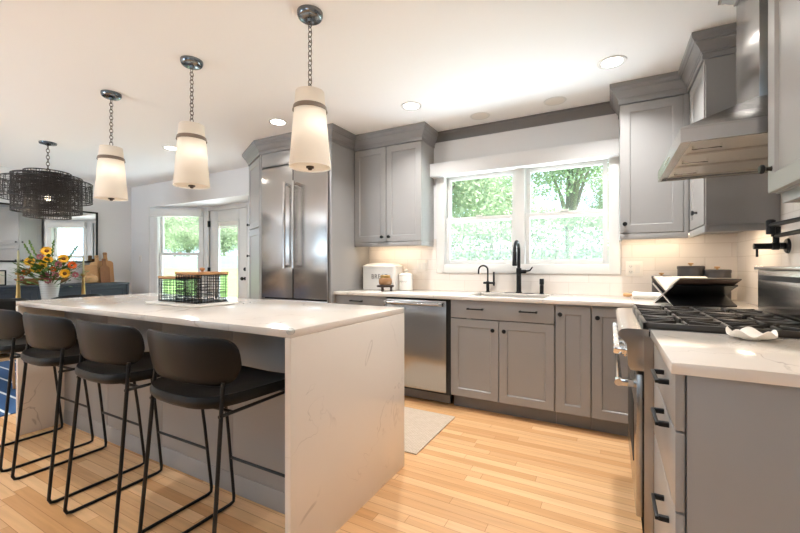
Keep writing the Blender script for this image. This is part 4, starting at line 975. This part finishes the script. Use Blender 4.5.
for (y, hs, hc, lb) in ((1.60, .33, .235, 'brass candlestick with a tall sage candle on the table, closest to the bar stools'), (2.15, .305, .21, 'brass candlestick with a shorter sage candle on the table, closest to the cutting boards')):
    t = thing('candlestick', lb.replace(' with a tall sage candle', ' under the taller sage candle').replace(' with a shorter sage candle', ' under the shorter sage candle'), 'candlestick', (-5.25, y, .76), group='candlesticks on the dining table')
    part('base', MB().lathe([(.045, .0005), (.045, .006), (.030, .014), (.022, .03), (.018, .10), (.012, hs - .06), (.010, hs - .03)], n=24), M_brass, t)
    part('cup', MB().lathe([(.010, hs - .03), (.022, hs - .024), (.026, hs - .006), (.020, hs), (.012, hs), (.012, hs - .012), (.001, hs - .012)], n=24), M_brass, t)
    t = thing('taper_candle', ('taller' if hs > .3 else 'shorter') + ' sage green taper candle standing in a brass candlestick', 'candle', (-5.25, y, .76 + hs - .0118), group='candles on the dining table')
    part('wax', MB().lathe([(.0105, 0), (.0108, .02), (.0085, hc - .01), (.003, hc)], n=16), M_candle, t)
    part('wick', MB().tube([(0, 0, hc - .002), (.001, 0, hc + .012)], .0012, 5), M_ink, t)
t = thing('dinner_plate', 'white plate on the dark dining table near its end', 'plate', (-5.15, 1.18, .7605))
part('dish', MB().lathe([(.07, 0), (.085, .003), (.135, .016), (.134, .019), (.085, .007), (.002, .006)], n=36), M_white, t)

# sideboard, mirror, boards
t = thing('sideboard', 'long blue-black sideboard against the dining wall under the mirror', 'sideboard', (-6.80, 2.3, 0))
part('top', W(t).box(LW + .002, -6.565, 1.10, 3.29, .868, .90, .003), M_side, t)
part('carcass', W(t).box(LW + .004, -6.60, 1.13, 3.26, .10, .868), M_side, t)
part('end_panel', W(t).box(LW + .002, -6.575, 3.255, 3.285, .0, .868, .002), M_side, t); part('end_panel', W(t).box(LW + .002, -6.575, 1.105, 1.135, .0, .868, .002), M_side, t)
FS = inv(t) @ TR(-6.581, 1.14, 0) @ RZ(pi / 2)
for i in range(4):
    d_ = part('door', MB(FS).shaker(i * .528 + .004, (i + 1) * .528 - .002, .12, .86, 0, .02, .05, .008), M_side, t)
    part('knob', knob_mb(FS, i * .528 + (.49 if i % 2 == 0 else .04), .55), M_brass, d_)
t = thing('wall_mirror', 'wide black-framed mirror on the dining wall above the sideboard', 'mirror', (LW, 2.3, 1.6))
my0, my1, mz0, mz1 = 1.30, 3.06, 1.205, 1.985
part('glass', W(t).box(LW + .004, LW + .014, my0 + .01, my1 - .01, mz0 + .01, mz1 - .01), M_mirror, t, smooth=0)
part('frame', W(t).box(LW + .001, LW + .028, my0, my0 + .022, mz0, mz1, .002).box(LW + .001, LW + .028, my1 - .022, my1, mz0, mz1, .002).box(LW + .001, LW + .028, my0 + .022, my1 - .022, mz0, mz0 + .022, .002).box(LW + .001, LW + .028, my0 + .022, my1 - .022, mz1 - .022, mz1, .002), M_black, t)
def board(label, y, wd, ht, lean, m, handle=0.0, x=-6.90, rnd=.02):
    t = thing('cutting_board', label, 'cutting board', (x, y, .9005), group='cutting boards on the sideboard')
    mb = MB(); th = .018
    pts = [(p[0], p[1]) for p in rr(-wd / 2, wd / 2, 0, ht, 0, rnd)]
    if handle:
        k = min(range(len(pts)), key=lambda i: (-(pts[i][1]), pts[i][0]))
        pts = [(-wd / 2, 0), (wd / 2, 0), (wd / 2, ht * .92), (wd / 2 - .02, ht), (.028, ht + .012), (.022, ht + handle * .5), (.026, ht + handle - .01), (.015, ht + handle), (-.015, ht + handle), (-.026, ht + handle - .01), (-.022, ht + handle * .5), (-.028, ht + .012), (-wd / 2 + .02, ht), (-wd / 2, ht * .92)]
    sn, cs = math.sin(lean), math.cos(lean)
    mb.loft([[(-v * sn + d * cs, u, v * cs + d * sn * 0 + 0) for u, v in pts] for d in (0, th)])
    part('plank', mb, m, t)
    if handle: part('hanging_loop', MB().torus((-(ht + handle * .8) * sn + th * cs + .002, 0, (ht + handle * .8) * cs), (1, 0, 0), .010, .002, 14, 5), M_woodd, t)
board('tall honey-coloured cutting board with a handle standing closest to the corner', 3.13, .20, .33, .14, M_wood, .14, -6.90)
board('mid-height pale cutting board with a handle leaning between two others', 3.00, .19, .31, .14, M_wood2, .11, -6.87)
board('shortest light cutting board leaning closest to the mirror edge', 2.90, .16, .27, .14, M_wood, .0, -6.84)
board('brown paddle cutting board with a handle leaning in front of the tall board', 3.07, .13, .25, .14, M_wood3, .12, -6.81)
t = thing('wooden_jar', 'round pale wooden jar in front of the cutting boards', 'jar', (-6.72, 2.845, .9005))
part('body', MB().lathe([(.04, 0), (.07, .012), (.088, .05), (.082, .09), (.055, .112), (.030, .118)], n=28), M_wood2, t)
part('lid', MB().lathe([(.032, .117), (.034, .124), (.012, .130), (.010, .14), (.002, .143)], n=20), M_wood2, t)
t = thing('dough_bowl', 'long brown wooden dough bowl on the sideboard behind the flowers', 'bowl', (-6.78, 2.32, .9005))
mb = MB(); rings = []
for s, h in ((.02, 0), (.55, 0), (.85, .035), (1.0, .085), (.95, .085), (.8, .04), (.5, .015), (.02, .012)):
    rings.append([(.11 * s * math.cos(a), .30 * s * math.sin(a), h) for a in [2 * pi * i / 40 for i in range(40)]])
part('bowl', mb.loft(rings), M_wood3, t)
t = thing('picture_frame', 'small black-framed picture standing on the sideboard by the bowl', 'picture frame', (-6.86, 1.90, .9005))
part('frame', MB().box(-.008, .008, -.075, .075, 0, .016, .002).box(-.008, .008, -.075, .075, .184, .20, .002).box(-.008, .008, -.075, -.059, .016, .184).box(-.008, .008, .059, .075, .016, .184), M_black, t)
part('picture', MB().box(-.004, .004, -.059, .059, .016, .184), M_paper, t)
part('easel_leg', MB().box(-.06, -.008, -.006, .006, 0, .006).tube([(-.058, 0, .004), (-.006, 0, .15)], .004, 6), M_black, t)

# ------------------------------------------------------------------ outdoors
mb = MB(); xs = [-70, -50, -35, -20, -10, -6, -3, 0, 3, 6, 12, 25]; ys = [3.72, 5.5, 8, 11, 14, 18, 23, 30, 45]
def gz(y): return -.25 if y < 5.5 else -.25 + (y - 5.5) * .083
g = [[mb._v((x, y, gz(y))) for x in xs] for y in ys]
for a, b_ in zip(g, g[1:]):
    for i in range(len(xs) - 1): mb.bm.faces.new([a[i], a[i + 1], b_[i + 1], b_[i]])
struct('terrain', mb, M_grass, smooth=0)
struct('patio_pavement', MB().box(-9, 5, 3.72, 7.2, -.30, -.10), M_conc, smooth=0)
single('garden_fence', MB().box(-50, 8, 20.2, 20.26, .95, 1.95), M_fence, 'white board garden fence at the back of the lawn', 'fence', smooth=0)
def leaf_mesh(rg, p, smin, smax):
    nl = len(p)
    u = rg.normal(size=(nl, 3)); u /= np.linalg.norm(u, axis=1)[:, None]; v = np.cross(u, rg.normal(size=(nl, 3))); v /= np.linalg.norm(v, axis=1)[:, None]
    s = smin + (smax - smin) * rg.random((nl, 1))
    V = np.stack([p - u * s, p + v * s * .5, p + u * s, p - v * s * .5], 1).reshape(-1, 3)
    me = bpy.data.meshes.new('leaves'); me.from_pydata(V.tolist(), [], (np.arange(nl * 4).reshape(-1, 4)).tolist()); me.materials.append(M_leafA)
    return me
def tree(seed, H, R, nl, loc, label, group, zc=.54, zr=.42, tr=.14, fork=.28):
    t = thing('tree', label, 'tree', loc, seed * 1.3, group)
    rg = np.random.default_rng(seed)
    nb = 30; cs = rg.normal(size=(nb, 3)); cs /= np.linalg.norm(cs, axis=1)[:, None]; cs *= (rg.random((nb, 1)) ** .5); cs = cs * np.array([R, R, H * zr]) * .8 + np.array([0, 0, H * zc])
    ci = rg.integers(0, nb, nl); p = rg.normal(size=(nl, 3)); p /= np.linalg.norm(p, axis=1)[:, None]; p = cs[ci] + p * (rg.random((nl, 1)) ** .33) * R * .36
    o = bpy.data.objects.new('foliage', leaf_mesh(rg, p, .045, .095)); COL.objects.link(o); o.parent = t
    mb = MB().tube([(0, 0, -.3), (.05, .03, H * fork), (0, .06, H * .75)], [tr, tr * .75, tr * .3], 10); part('trunk', mb, M_bark, t)
    for c in cs[::4]: part('branch', MB().tube([(.03, .02, H * fork * .85), (c[0] * .4, c[1] * .4, H * fork + (c[2] - H * fork) * .45), tuple(c)], [tr * .55, tr * .38, tr * .12], 8), M_bark, t)
    return t
GK = 'leafy trees beyond the kitchen window'; LK = 'pale green leafy tree in the garden beyond the kitchen window'
a = tree(1, 7.2, 2.7, 17000, (-5.0, 11.6, gz(11.6)), LK, GK)
b_ = tree(2, 7.4, 2.9, 15000, (-1.35, 16.2, gz(16.2)), 'thick-trunked forked tree rising behind the hedge beyond the kitchen window', 'tree behind the hedge', .70, .30, .15, .30)
for i, (x, y) in enumerate(((-11.0, 17.2), (4.6, 17.6), (-6.2, 23.0), (.8, 23.6))): dup(a, (x, y, gz(y)), i * 1.1 + .4)
t = thing('hedge', 'rounded green hedge in front of the forked tree beyond the kitchen window', 'hedge', (-1.7, 9.2, gz(9.2)))
rg = np.random.default_rng(5); nl = 20000; p = rg.random((nl, 3)) * 2 - 1; p /= np.maximum(np.abs(p).max(axis=1), 1e-6)[:, None]; p *= (.75 + .28 * rg.random((nl, 1)))
p = p * np.array([3.0, .55, 1.08]) + np.array([0, 0, 1.1]); p[:, 2] += .16 * np.sin(p[:, 0] * 2.3) + .08 * np.sin(p[:, 0] * 5.1)
o = bpy.data.objects.new('foliage', leaf_mesh(rg, p, .035, .075)); COL.objects.link(o); o.parent = t
for k in range(9): part('stem', MB().tube([(-2.5 + k * .62, 0, -.05), (-2.5 + k * .62 + .05, .05, 1.6)], [.03, .012], 6), M_bark, t)
GB = 'leafy trees beyond the bay'; LB = 'green leafy tree behind the garden fence beyond the bay'
a2 = dup(a, (-38.5, 27.6, gz(27.6)), .3, LB); a2['group'] = GB; a2.scale = (1.15,) * 3
for i, (x, y) in enumerate(((-32.0, 27.4), (-25.5, 27.2), (-45.0, 27.4), (-35.4, 22.9), (-30.2, 22.9), (-41.0, 22.9), (-24.8, 22.9))):
    q = dup(a, (x, y, gz(y)), i * .9, LB); q['group'] = GB; q.scale = ((1.15,) * 3) if i < 3 else (.84, .84, .66)
